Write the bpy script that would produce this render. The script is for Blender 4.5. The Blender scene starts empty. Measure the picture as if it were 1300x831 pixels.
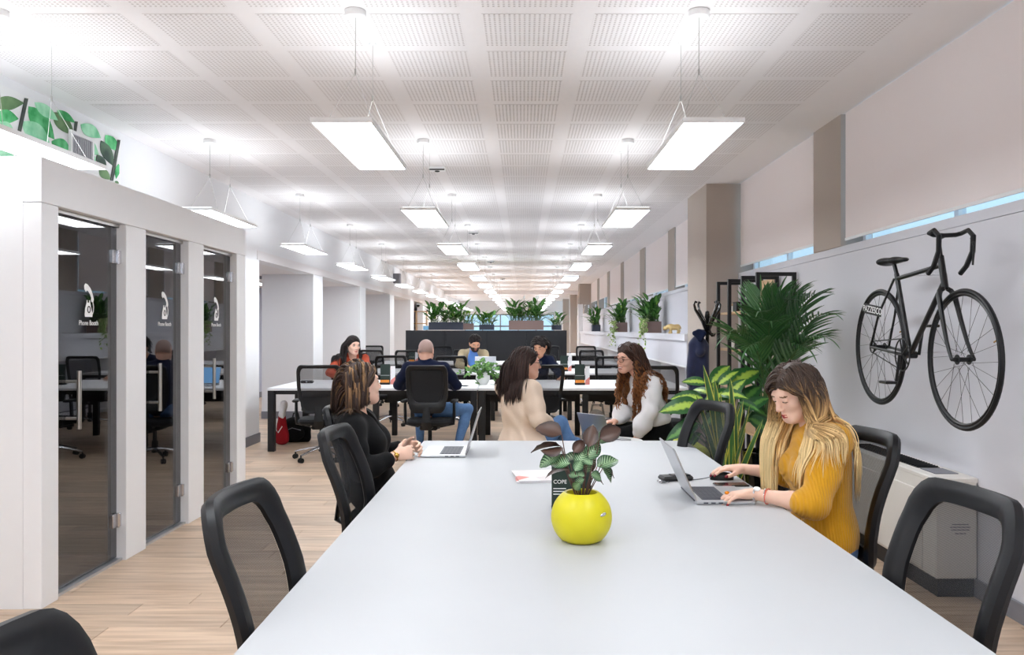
import bpy, math, random
import numpy as np
from mathutils import Vector, Matrix, Euler

scene = bpy.context.scene
COL = scene.collection
PI = math.pi

# ---------------------------------------------------------------- camera, world, exposure
CAMZ = 1.47
F = 1065.0            # focal length in pixels of the 1300 px wide frame
cam_d = bpy.data.cameras.new('camera')
cam_d.sensor_width = 36.0
cam_d.lens = F / 1300 * 36.0
cam_d.shift_x = (650 - 664) / 1300
cam_d.shift_y = (418 - 415.5) / 1300
cam_d.clip_start = 0.05
cam_d.clip_end = 200
cam = bpy.data.objects.new('camera', cam_d)
cam.location = (0, 0, CAMZ)
cam.rotation_euler = (PI / 2, 0, 0)
COL.objects.link(cam)
scene.camera = cam

world = bpy.data.worlds.new('daylight')
scene.world = world
world.use_nodes = True
_bg = world.node_tree.nodes['Background']
_bg.inputs[0].default_value = (0.36, 0.54, 0.66, 1)
_bg.inputs[1].default_value = 1.35

vs = scene.view_settings
vs.view_transform = 'Standard'
vs.look = 'None'
vs.gamma = 1.0
vs.use_curve_mapping = False
vs.exposure = 0.52
ADDED_UP = 5.0  # emission of the glow added on the pendant tops to brighten the ceiling
PANEL = 13.0          # emission of the pendant panels
try:
    scene.cycles.max_bounces = 10
    scene.cycles.diffuse_bounces = 5
    scene.cycles.transparent_max_bounces = 24
    scene.cycles.use_denoising = True
    scene.cycles.sample_clamp_indirect = 6.0
except Exception:
    pass

# ---------------------------------------------------------------- pixel helpers
def at_y(px, py, Y):
    return Vector(((px - 664) * Y / F, Y, CAMZ - (py - 418) * Y / F))
def at_x(px, py, X):
    Y = X * F / (px - 664)
    return Vector((X, Y, CAMZ - (py - 418) * Y / F))
def at_z(px, py, Z):
    Y = (CAMZ - Z) * F / (py - 418)
    return Vector(((px - 664) * Y / F, Y, Z))

# ---------------------------------------------------------------- materials
def srgb(r, g, b):
    def f(c):
        c /= 255.0
        return c / 12.92 if c <= 0.04045 else ((c + 0.055) / 1.055) ** 2.4
    return (f(r), f(g), f(b), 1)

def mat(name, rgb, rough=0.5, metal=0.0, noise=0.06, nscale=12.0, bump=0.0, bscale=60.0, trans=None, spec=None, coat=0.0, sheen=0.0):
    m = bpy.data.materials.new(name)
    m.use_nodes = True
    nt = m.node_tree
    b = nt.nodes['Principled BSDF']
    b.inputs['Roughness'].default_value = rough
    b.inputs['Metallic'].default_value = metal
    if spec is not None: b.inputs['Specular IOR Level'].default_value = spec
    if coat: b.inputs['Coat Weight'].default_value = coat
    if sheen: b.inputs['Sheen Weight'].default_value = sheen
    c = srgb(*rgb)
    b.inputs['Base Color'].default_value = c
    if noise or bump:
        tc = nt.nodes.new('ShaderNodeTexCoord')
    if noise:
        n = nt.nodes.new('ShaderNodeTexNoise'); n.inputs['Scale'].default_value = nscale; n.inputs['Detail'].default_value = 4
        nt.links.new(tc.outputs['Object'], n.inputs['Vector'])
        r = nt.nodes.new('ShaderNodeMapRange')
        r.inputs['To Min'].default_value = 1 - noise; r.inputs['To Max'].default_value = 1 + noise
        nt.links.new(n.outputs['Fac'], r.inputs['Value'])
        h = nt.nodes.new('ShaderNodeHueSaturation'); h.inputs['Color'].default_value = c
        nt.links.new(r.outputs[0], h.inputs['Value'])
        nt.links.new(h.outputs[0], b.inputs['Base Color'])
    if bump:
        n2 = nt.nodes.new('ShaderNodeTexNoise'); n2.inputs['Scale'].default_value = bscale; n2.inputs['Detail'].default_value = 3
        nt.links.new(tc.outputs['Object'], n2.inputs['Vector'])
        bp = nt.nodes.new('ShaderNodeBump'); bp.inputs['Strength'].default_value = bump; bp.inputs['Distance'].default_value = 0.01
        nt.links.new(n2.outputs['Fac'], bp.inputs['Height'])
        nt.links.new(bp.outputs[0], b.inputs['Normal'])
    return m

def emit(name, rgb, s):
    m = bpy.data.materials.new(name); m.use_nodes = True
    nt = m.node_tree; nt.nodes.clear()
    e = nt.nodes.new('ShaderNodeEmission'); e.inputs[0].default_value = (*rgb, 1); e.inputs[1].default_value = s
    o = nt.nodes.new('ShaderNodeOutputMaterial'); nt.links.new(e.outputs[0], o.inputs[0])
    return m

def mesh_net(name, rgb, open_=0.35):
    """woven chair netting: threads with see-through holes between them"""
    m = bpy.data.materials.new(name); m.use_nodes = True
    nt = m.node_tree; b = nt.nodes['Principled BSDF']; out = nt.nodes['Material Output']
    b.inputs['Base Color'].default_value = srgb(*rgb); b.inputs['Roughness'].default_value = 0.6
    t = nt.nodes.new('ShaderNodeBsdfTransparent')
    mx = nt.nodes.new('ShaderNodeMixShader')
    tc = nt.nodes.new('ShaderNodeTexCoord')
    n = nt.nodes.new('ShaderNodeTexWave'); n.inputs['Scale'].default_value = 90; n.bands_direction = 'Z'; n.inputs['Distortion'].default_value = 0.6
    nt.links.new(tc.outputs['Object'], n.inputs['Vector'])
    r = nt.nodes.new('ShaderNodeMapRange'); r.inputs['To Min'].default_value = open_ + 0.12; r.inputs['To Max'].default_value = max(open_ - 0.12, 0)
    nt.links.new(n.outputs['Fac'], r.inputs['Value'])
    nt.links.new(r.outputs[0], mx.inputs[0]); nt.links.new(b.outputs[0], mx.inputs[1]); nt.links.new(t.outputs[0], mx.inputs[2])
    nt.links.new(mx.outputs[0], out.inputs[0])
    return m

def glass(name, tint=(1, 1, 1), ior=1.5, rough=0.0, gain=1.0):
    m = bpy.data.materials.new(name); m.use_nodes = True
    nt = m.node_tree; nt.nodes.clear()
    out = nt.nodes.new('ShaderNodeOutputMaterial')
    t = nt.nodes.new('ShaderNodeBsdfTransparent'); t.inputs[0].default_value = (*tint, 1)
    g = nt.nodes.new('ShaderNodeBsdfGlossy'); g.inputs['Roughness'].default_value = rough
    f = nt.nodes.new('ShaderNodeFresnel')
    ge = nt.nodes.new('ShaderNodeNewGeometry'); io = nt.nodes.new('ShaderNodeMapRange'); io.inputs['To Min'].default_value = ior; io.inputs['To Max'].default_value = 1 / ior
    nt.links.new(ge.outputs['Backfacing'], io.inputs['Value']); nt.links.new(io.outputs[0], f.inputs[0])
    mx = nt.nodes.new('ShaderNodeMixShader')
    nt.links.new(f.outputs[0], mx.inputs[0]); nt.links.new(t.outputs[0], mx.inputs[1]); nt.links.new(g.outputs[0], mx.inputs[2])
    nt.links.new(mx.outputs[0], out.inputs[0])
    return m

def vcol(name, rough=0.5, sheen=0.0, attr='Col', spec=0.5):
    m = bpy.data.materials.new(name); m.use_nodes = True
    nt = m.node_tree; b = nt.nodes['Principled BSDF']
    a = nt.nodes.new('ShaderNodeAttribute'); a.attribute_name = attr
    nt.links.new(a.outputs['Color'], b.inputs['Base Color'])
    b.inputs['Roughness'].default_value = rough; b.inputs['Specular IOR Level'].default_value = spec
    if sheen: b.inputs['Sheen Weight'].default_value = sheen
    return m

def leafmat(name, inner, outer, edge=0.55, nstr=0.5, rough=0.35, nscale=30, back=None, stripes=0.0):
    """leaf blade: colour runs across the blade (attribute lv.x 0 midrib .. 1 margin), veins along it"""
    m = bpy.data.materials.new(name); m.use_nodes = True
    nt = m.node_tree; b = nt.nodes['Principled BSDF']; L = nt.links
    b.inputs['Roughness'].default_value = rough
    a = nt.nodes.new('ShaderNodeAttribute'); a.attribute_name = 'lv'
    s = nt.nodes.new('ShaderNodeSeparateColor'); L.new(a.outputs['Color'], s.inputs[0])
    tc = nt.nodes.new('ShaderNodeTexCoord')
    n = nt.nodes.new('ShaderNodeTexNoise'); n.inputs['Scale'].default_value = nscale; n.inputs['Detail'].default_value = 3
    L.new(tc.outputs['Object'], n.inputs['Vector'])
    ad = nt.nodes.new('ShaderNodeMath'); ad.operation = 'MULTIPLY_ADD'; ad.inputs[1].default_value = nstr; 
    L.new(n.outputs['Fac'], ad.inputs[0]); L.new(s.outputs[0], ad.inputs[2])
    last = ad
    if stripes:
        w = nt.nodes.new('ShaderNodeMath'); w.operation = 'MULTIPLY'; w.inputs[1].default_value = 55.0
        d = nt.nodes.new('ShaderNodeMath'); d.operation = 'MULTIPLY_ADD'; d.inputs[1].default_value = -0.25
        L.new(s.outputs[0], d.inputs[0]); L.new(s.outputs[1], d.inputs[2]); L.new(d.outputs[0], w.inputs[0])
        si = nt.nodes.new('ShaderNodeMath'); si.operation = 'SINE'; L.new(w.outputs[0], si.inputs[0])
        m2 = nt.nodes.new('ShaderNodeMath'); m2.operation = 'MULTIPLY_ADD'; m2.inputs[1].default_value = stripes
        L.new(si.outputs[0], m2.inputs[0]); L.new(ad.outputs[0], m2.inputs[2]); last = m2
    r = nt.nodes.new('ShaderNodeMapRange'); r.inputs['From Min'].default_value = edge - 0.15 + nstr * .5; r.inputs['From Max'].default_value = edge + 0.15 + nstr * .5
    L.new(last.outputs[0], r.inputs['Value'])
    mx = nt.nodes.new('ShaderNodeMix'); mx.data_type = 'RGBA'
    mx.inputs['A'].default_value = srgb(*inner); mx.inputs['B'].default_value = srgb(*outer)
    L.new(r.outputs[0], mx.inputs['Factor'])
    col = mx.outputs['Result']
    if back:
        g = nt.nodes.new('ShaderNodeNewGeometry')
        m3 = nt.nodes.new('ShaderNodeMix'); m3.data_type = 'RGBA'; m3.inputs['B'].default_value = srgb(*back)
        L.new(g.outputs['Backfacing'], m3.inputs['Factor']); L.new(col, m3.inputs['A']); col = m3.outputs['Result']
    L.new(col, b.inputs['Base Color'])
    return m

# ---------------------------------------------------------------- objects
def tag(o, label=None, cat=None, group=None, kind=None):
    if label: o['label'] = label
    if cat: o['category'] = cat
    if group: o['group'] = group
    if kind: o['kind'] = kind
    return o

def thing(name, label, cat, loc=(0, 0, 0), rz=0.0, group=None):
    o = bpy.data.objects.new(name, None)
    o.empty_display_size = 0.1
    o.location = loc; o.rotation_euler = (0, 0, rz)
    COL.objects.link(o)
    return tag(o, label, cat, group)

KIDS = {}
def link(name, me, parent=None, loc=None, rot=None, mw=None):
    o = bpy.data.objects.new(name, me)
    COL.objects.link(o)
    if parent is not None:
        o.parent = parent
        KIDS.setdefault(parent.name, []).append(o)
    if mw is not None: o.matrix_local = mw
    else:
        if loc is not None: o.location = loc
        if rot is not None: o.rotation_euler = rot
    return o

def copy_tree(o, parent=None):
    c = o.copy(); COL.objects.link(c)
    if parent is not None:
        c.parent = parent
        KIDS.setdefault(parent.name, []).append(c)
    for ch in list(KIDS.get(o.name, [])):
        copy_tree(ch, c)
    return c

def V(*a): return Vector(a)

class MB:
    def __init__(s):
        s.v = []; s.f = []; s.m = []; s.mi = 0; s.sm = []; s.smooth = False
    def add(s, vs, fs):
        b = len(s.v); s.v.extend([tuple(x) for x in vs])
        for f in fs:
            s.f.append(tuple(i + b for i in f)); s.m.append(s.mi); s.sm.append(s.smooth)
        return s
    def box(s, c, d, rot=None, ch=0.0):
        x, y, z = d[0] / 2, d[1] / 2, d[2] / 2
        M = Euler(rot).to_matrix() if rot is not None and not isinstance(rot, Matrix) else (rot if rot is not None else None)
        c = Vector(c)
        def T(p):
            p = Vector(p)
            return c + (M @ p if M is not None else p)
        if ch <= 0:
            vs = [T((sx * x, sy * y, sz * z)) for sx in (-1, 1) for sy in (-1, 1) for sz in (-1, 1)]
            fs = [(0, 1, 3, 2), (4, 6, 7, 5), (0, 4, 5, 1), (2, 3, 7, 6), (0, 2, 6, 4), (1, 5, 7, 3)]
            return s.add(vs, fs)
        ch = min(ch, x * .98, y * .98, z * .98)
        vs = []; idx = {}
        for sx in (-1, 1):
            for sy in (-1, 1):
                for sz in (-1, 1):
                    for ax in range(3):
                        p = [sx * (x - ch), sy * (y - ch), sz * (z - ch)]
                        p[ax] = (sx * x, sy * y, sz * z)[ax]
                        idx[(sx, sy, sz, ax)] = len(vs); vs.append(T(p))
        fs = []
        I = lambda a, b, c_, ax: idx[(a, b, c_, ax)]
        for q in (-1, 1):
            f = [I(q, -1, -1, 0), I(q, 1, -1, 0), I(q, 1, 1, 0), I(q, -1, 1, 0)]; fs.append(f if q > 0 else f[::-1])
            f = [I(-1, q, -1, 1), I(-1, q, 1, 1), I(1, q, 1, 1), I(1, q, -1, 1)]; fs.append(f if q > 0 else f[::-1])
            f = [I(-1, -1, q, 2), I(1, -1, q, 2), I(1, 1, q, 2), I(-1, 1, q, 2)]; fs.append(f if q > 0 else f[::-1])
        for a in (-1, 1):
            for b in (-1, 1):
                f = [I(a, b, -1, 0), I(a, b, 1, 0), I(a, b, 1, 1), I(a, b, -1, 1)]; fs.append(f if a * b < 0 else f[::-1])
                f = [I(a, -1, b, 0), I(a, 1, b, 0), I(a, 1, b, 2), I(a, -1, b, 2)]; fs.append(f if a * b > 0 else f[::-1])
                f = [I(-1, a, b, 1), I(1, a, b, 1), I(1, a, b, 2), I(-1, a, b, 2)]; fs.append(f if a * b < 0 else f[::-1])
                for c_ in (-1, 1):
                    f = [I(a, b, c_, 0), I(a, b, c_, 1), I(a, b, c_, 2)]; fs.append(f if a * b * c_ > 0 else f[::-1])
        return s.add(vs, fs)
    def tube(s, pts, r, n=8, closed=False, caps=True, sc=(1, 1), up=None):
        pts = [Vector(p) for p in pts]; N = len(pts)
        rs = r if isinstance(r, (list, tuple)) else [r] * N
        vs = []; prev = None
        for i, p in enumerate(pts):
            if closed: t = (pts[(i + 1) % N] - pts[i - 1])
            else: t = pts[min(i + 1, N - 1)] - pts[max(i - 1, 0)]
            if t.length < 1e-9: t = Vector((0, 0, 1))
            t.normalize()
            if prev is None:
                h = Vector(up) if up is not None else (Vector((0, 0, 1)) if abs(t.z) < 0.9 else Vector((1, 0, 0)))
            else: h = prev
            a = h - t * h.dot(t)
            if a.length < 1e-6: a = Vector((1, 0, 0)) - t * t.x
            a.normalize(); prev = a; b = t.cross(a)
            for k in range(n):
                w = 2 * PI * (k + .5 * (n == 4)) / n
                vs.append(p + (a * math.cos(w) * sc[0] + b * math.sin(w) * sc[1]) * rs[i])
        fs = []
        for i in range(N if closed else N - 1):
            j = (i + 1) % N
            for k in range(n):
                k2 = (k + 1) % n
                fs.append((i * n + k, i * n + k2, j * n + k2, j * n + k))
        if caps and not closed:
            fs.append(tuple(range(n))[::-1]); fs.append(tuple((N - 1) * n + k for k in range(n)))
        return s.add(vs, fs)
    def cyl(s, a, b, r, r2=None, n=12):
        return s.tube([a, b], [r, r if r2 is None else r2], n)
    def lathe(s, prof, n=24, c=(0, 0, 0), closed=False):
        vs = []; c = Vector(c)
        for (r, z) in prof:
            for k in range(n):
                w = 2 * PI * k / n
                vs.append((c.x + r * math.cos(w), c.y + r * math.sin(w), c.z + z))
        fs = []
        for i in range(len(prof) - 1):
            for k in range(n):
                k2 = (k + 1) % n
                fs.append((i * n + k, i * n + k2, (i + 1) * n + k2, (i + 1) * n + k))
        if prof[0][0] > 1e-6: fs.append(tuple(range(n))[::-1])
        if prof[-1][0] > 1e-6: fs.append(tuple((len(prof) - 1) * n + k for k in range(n)))
        return s.add(vs, fs)
    def poly(s, pts, th=0.0, nrm=None):
        """flat outline, given thickness along nrm"""
        pts = [Vector(p) for p in pts]; n = len(pts)
        if th <= 0: return s.add(pts, [tuple(range(n))])
        nv = Vector(nrm) * th
        vs = pts + [p + nv for p in pts]
        fs = [tuple(range(n))[::-1], tuple(range(n, 2 * n))]
        for i in range(n):
            j = (i + 1) % n; fs.append((i, j, n + j, n + i))
        return s.add(vs, fs)
    def ellipsoid(s, c, r, n=16, m=10, R=None):
        vs = []; c = Vector(c)
        for i in range(m + 1):
            a = PI * i / m
            for k in range(n):
                w = 2 * PI * k / n
                p = Vector((r[0] * math.sin(a) * math.cos(w), r[1] * math.sin(a) * math.sin(w), -r[2] * math.cos(a)))
                vs.append(c + (R @ p if R is not None else p))
        fs = [(i * n + k, i * n + (k + 1) % n, (i + 1) * n + (k + 1) % n, (i + 1) * n + k) for i in range(m) for k in range(n)]
        return s.add(vs, fs)
    def grid(s, P):
        """P: rows x cols of points"""
        R = len(P); C_ = len(P[0])
        vs = [p for row in P for p in row]
        fs = [(i * C_ + j, i * C_ + j + 1, (i + 1) * C_ + j + 1, (i + 1) * C_ + j) for i in range(R - 1) for j in range(C_ - 1)]
        return s.add(vs, fs)
    def mesh(s, name, mats):
        me = bpy.data.meshes.new(name)
        me.from_pydata(s.v, [], s.f)
        if not isinstance(mats, (list, tuple)): mats = [mats]
        for m in mats: me.materials.append(m)
        me.polygons.foreach_set('material_index', s.m)
        me.polygons.foreach_set('use_smooth', s.sm)
        me.update()
        return me
    def build(s, name, mats, parent=None, smooth=None, loc=None, rot=None):
        if smooth is not None: s.sm = [smooth] * len(s.f)
        me = s.mesh(name, mats)
        if smooth:
            try: me.set_sharp_from_angle(angle=math.radians(38))
            except Exception: pass
        return link(name, me, parent, loc, rot)

def struct(name, mb, m, parent=None, smooth=None):
    o = mb.build(name, m, parent, smooth)
    if parent is None: o['kind'] = 'structure'
    return o

def text_obj(name, body, size, m, parent, mw, ext=0.0004, align='CENTER'):
    cu = bpy.data.curves.new(name, 'FONT'); cu.body = body; cu.size = size; cu.extrude = ext
    cu.align_x = align; cu.align_y = 'CENTER'
    t = bpy.data.objects.new('lettering_curve', cu); COL.objects.link(t)
    bpy.context.view_layer.update()
    me = bpy.data.meshes.new_from_object(t.evaluated_get(bpy.context.evaluated_depsgraph_get()))
    bpy.data.objects.remove(t); bpy.data.curves.remove(cu)
    me.name = name; me.materials.clear(); me.materials.append(m)
    return link(name, me, parent, mw=mw)

def frame_mat(origin, xdir, ydir):
    """matrix whose local x,y axes run along xdir,ydir"""
    x = Vector(xdir).normalized(); z = x.cross(Vector(ydir)).normalized(); y = z.cross(x)
    M = Matrix((x, y, z)).transposed().to_4x4(); M.translation = Vector(origin)
    return M

def rng(seed): return random.Random(seed)
# ================================================================ materials of the room
def oak(name, brick=False):
    m = bpy.data.materials.new(name); m.use_nodes = True
    nt = m.node_tree; L = nt.links; b = nt.nodes['Principled BSDF']
    b.inputs['Roughness'].default_value = 0.42
    geo = nt.nodes.new('ShaderNodeNewGeometry')
    mp = nt.nodes.new('ShaderNodeMapping'); mp.inputs['Scale'].default_value = (1.1, 14, 14)
    L.new(geo.outputs['Position'], mp.inputs['Vector'])
    n = nt.nodes.new('ShaderNodeTexNoise'); n.inputs['Scale'].default_value = 1.6; n.inputs['Detail'].default_value = 6; n.inputs['Distortion'].default_value = 0.6
    L.new(mp.outputs[0], n.inputs['Vector'])
    cr = nt.nodes.new('ShaderNodeValToRGB')
    cr.color_ramp.elements[0].position = 0.3; cr.color_ramp.elements[0].color = srgb(186, 158, 132)
    cr.color_ramp.elements[1].position = 0.7; cr.color_ramp.elements[1].color = srgb(228, 203, 178)
    L.new(n.outputs['Fac'], cr.inputs[0])
    h = nt.nodes.new('ShaderNodeHueSaturation'); L.new(cr.outputs[0], h.inputs['Color'])
    r = nt.nodes.new('ShaderNodeMapRange'); r.inputs['To Min'].default_value = 0.82; r.inputs['To Max'].default_value = 1.1
    if brick:
        mp2 = nt.nodes.new('ShaderNodeMapping'); L.new(geo.outputs['Position'], mp2.inputs['Vector'])
        bt = nt.nodes.new('ShaderNodeTexBrick'); bt.inputs['Scale'].default_value = 1.0
        bt.inputs['Brick Width'].default_value = 1.5; bt.inputs['Row Height'].default_value = 0.18
        bt.inputs['Mortar Size'].default_value = 0.002
        bt.inputs['Color1'].default_value = (0, 0, 0, 1); bt.inputs['Color2'].default_value = (1, 1, 1, 1); bt.inputs['Mortar'].default_value = (0, 0, 0, 1)
        L.new(mp2.outputs[0], bt.inputs['Vector']); L.new(bt.outputs['Color'], r.inputs['Value'])
    else:
        oi = nt.nodes.new('ShaderNodeObjectInfo'); L.new(oi.outputs['Random'], r.inputs['Value'])
    L.new(r.outputs[0], h.inputs['Value']); L.new(h.outputs[0], b.inputs['Base Color'])
    return m

M = {}
M['oak'] = oak('oak_plank'); M['oak_far'] = oak('oak_floor', True)
M['ceil'] = mat('white_plasterboard', (236, 232, 232), 0.9, noise=0.01)
M['felt'] = mat('grey_ceiling_felt', (200, 192, 190), 1.0, noise=0.05)
M['wall'] = mat('white_wall_paint', (238, 238, 240), 0.85, noise=0.012, nscale=2)
M['wallr'] = mat('pale_grey_wall_paint', (214, 214, 221), 0.8, noise=0.03, nscale=1.2)
M['taupe'] = mat('taupe_paint', (176, 164, 154), 0.85, noise=0.02, nscale=2)
M['skirt'] = mat('grey_skirting', (128, 128, 136), 0.6, noise=0.03)
M['bluew'] = mat('pale_blue_wall', (196, 200, 218), 0.7, noise=0.02)
M['laminate'] = mat('white_laminate', (240, 241, 244), 0.42, noise=0.01)
M['darkfelt'] = mat('charcoal_felt', (46, 46, 50), 0.95, noise=0.08, nscale=40)
M['black'] = mat('black_plastic', (15, 16, 19), 0.45, spec=.35, noise=0.08)
M['blackm'] = mat('black_powder_coat', (14, 14, 17), 0.5, noise=0.05)
M['chrome'] = mat('polished_steel', (200, 200, 205), 0.22, 1.0, noise=0.02)
M['steel'] = mat('brushed_steel', (190, 188, 185), 0.35, 1.0, noise=0.03)
M['alu'] = mat('silver_aluminium', (196, 198, 202), 0.35, 0.85, noise=0.02)
M['white'] = mat('white_plastic', (240, 240, 240), 0.45, noise=0.01)
M['decal'] = mat('white_vinyl', (245, 245, 245), 0.6, noise=0.01)
M['doorglass'] = glass('grey_tinted_door_glass', (0.54, 0.54, 0.56), 1.95)
M['clear'] = glass('window_glass', (0.95, 0.97, 1.0), 1.45)
M['added_up'] = emit('added_uplight_glow', (0.90, 0.955, 1.0), ADDED_UP)
M['panel'] = emit('light_diffuser', (0.90, 0.955, 1.0), PANEL)

def blind_mat():
    m = bpy.data.materials.new('cream_blind_fabric'); m.use_nodes = True
    nt = m.node_tree; b = nt.nodes['Principled BSDF']; out = nt.nodes['Material Output']
    b.inputs['Base Color'].default_value = srgb(246, 243, 242); b.inputs['Roughness'].default_value = 0.9
    t = nt.nodes.new('ShaderNodeBsdfTranslucent'); t.inputs[0].default_value = srgb(255, 224, 214)
    mx = nt.nodes.new('ShaderNodeMixShader'); mx.inputs[0].default_value = 0.28
    nt.links.new(b.outputs[0], mx.inputs[1]); nt.links.new(t.outputs[0], mx.inputs[2]); nt.links.new(mx.outputs[0], out.inputs[0])
    return m
M['blind'] = blind_mat()

# ================================================================ floor
ZH = 3.16
XR = 2.5
XL = -3.46
YB, YF = -6.0, 46.0
PL0, PL1 = 1.98, 9.18          # planks are laid one by one between these
mb = MB()
mb.box((-1.5, (PL1 + YF) / 2, -0.1), (9.2, YF - PL1, 0.2))
mb.box((-1.5, (YB + PL0) / 2, -0.1), (9.2, PL0 - YB, 0.2))
mb.box((-1.5, (PL0 + PL1) / 2, -0.106), (9.2, PL1 - PL0, 0.188))
floor = struct('floor', mb, M['oak_far'])
rows = 40; ph = (PL1 - PL0) / rows
pm = MB(); pm.box((0, 0, -0.007), (1.497, ph - 0.0025, 0.014), ch=0.0012); plank_me = pm.mesh('plank', M['oak'])
R = rng(3)
for i in range(rows):
    y = PL0 + (i + .5) * ph
    x = -3.5 + R.uniform(0, 1.5)
    while x < 3.2:
        link('plank', plank_me, floor, loc=(x, y, 0)); x += 1.5

# ================================================================ ceiling with perforated panels
mb = MB(); mb.box((-1.5, (YB + YF) / 2, ZH + 0.102), (9.2, YF - YB, 0.2)); 
mb.box((-0.5, 37.0, ZH - 0.06), (6.2, 0.5, 0.18)); mb.box((-0.5, 41.5, ZH - 0.06), (6.2, 9, 0.16))
ceiling = struct('ceiling', mb, M['ceil'])
PX, PY = 0.607, 0.604
def perf_panel():
    mb = MB(); N = 18; w, l = 0.492, 0.510
    cx, cy = w / N, l / N; r = 0.0068
    for i in range(N):
        for j in range(N):
            x = -w / 2 + (i + .5) * cx; y = -l / 2 + (j + .5) * cy
            o = []
            for k in range(8):
                a = k * PI / 4
                c, s = math.cos(a), math.sin(a); q = max(abs(c), abs(s))
                o.append((x + c / q * cx / 2, y + s / q * cy / 2, 0))
            inn = [(x + r * math.cos(k * PI / 4), y + r * math.sin(k * PI / 4), 0) for k in range(8)]
            mb.mi = 0
            mb.add(o + inn, [(k, 8 + k, 8 + (k + 1) % 8, (k + 1) % 8) for k in range(8)])
    mb.mi = 1
    mb.add([(-w / 2, -l / 2, .0015), (w / 2, -l / 2, .0015), (w / 2, l / 2, .0015), (-w / 2, l / 2, .0015)], [(0, 3, 2, 1)])
    return mb.mesh('perforated_panel', [M['ceil'], M['felt']])
pme = perf_panel()
for j in range(-1, 23):
    for k in range(-5, 4):
        link('perforated_panel', pme, ceiling, loc=(0.0225 + PX * k, 4.45 + PY * (j + .5), ZH))
def far_perf():
    m = mat('far_perforation', (226, 221, 219), 0.9, noise=0)
    nt = m.node_tree; b = nt.nodes['Principled BSDF']
    g = nt.nodes.new('ShaderNodeNewGeometry'); mp = nt.nodes.new('ShaderNodeMapping')
    mp.inputs['Scale'].default_value = (1 / .0273, 1 / .0283, 0)
    v = nt.nodes.new('ShaderNodeTexVoronoi'); v.inputs['Randomness'].default_value = 0; v.inputs['Scale'].default_value = 1; v.voronoi_dimensions = '2D'
    r = nt.nodes.new('ShaderNodeMapRange'); r.inputs['From Min'].default_value = .22; r.inputs['From Max'].default_value = .28
    mx = nt.nodes.new('ShaderNodeMix'); mx.data_type = 'RGBA'; mx.inputs['A'].default_value = srgb(200, 192, 190); mx.inputs['B'].default_value = srgb(236, 232, 232)
    nt.links.new(g.outputs['Position'], mp.inputs[0]); nt.links.new(mp.outputs[0], v.inputs['Vector']); nt.links.new(v.outputs['Distance'], r.inputs['Value'])
    nt.links.new(r.outputs[0], mx.inputs['Factor']); nt.links.new(mx.outputs['Result'], b.inputs['Base Color'])
    return m
mb = MB()
for j in range(23, 53):
    for k in range(-5, 4):
        mb.box((0.0225 + PX * k, 4.45 + PY * (j + .5), ZH + .001), (.492, .51, .004))
o = mb.build('perforated_panel_field', far_perf(), ceiling); o['kind'] = 'stuff'

# ================================================================ right wall, windows, blinds
PIL = [(-3.7, -3.1), (-0.25, 0.37), (3.14, 3.76), (6.60, 7.22), (9.75, 10.85), (13.87, 14.47), (17.25, 17.95), (20.95, 21.5), (24.35, 24.95), (27.7, 28.3), (31.1, 31.7), (34.5, 35.1), (37.9, 38.5), (41.3, 41.9)]
SILL = 2.125
mb = MB()
mb.box((XR + .125, (YB + YF) / 2, 1.03), (.25, YF - YB, 2.06))
mb.box((XR + .13, (YB + YF) / 2, (2.066 + SILL) / 2), (.24, YF - YB, SILL - 2.066))
mb.box((XR + .15, (YB + YF) / 2, 2.06), (.2, YF - YB, .02))
wall_right = struct('wall_right', mb, M['wallr'])
mb = MB()
for (a, b) in PIL:
    mb.box((XR + .125, (a + b) / 2, (SILL + ZH + .02) / 2 + .0), (.25, b - a, ZH + .02 - SILL))
mb.build('pilaster_strips', M['taupe'], wall_right)
mb = MB(); mb.box((2.315, 10.3, 1.589), (.37, 1.1, 3.178)); struct('trim_column', mb, M['taupe'])
mb = MB(); mb.box((XR - .008, (YB + YF) / 2, .05), (.016, YF - YB, .1)); struct('baseboard_right', mb, M['skirt'])
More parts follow.
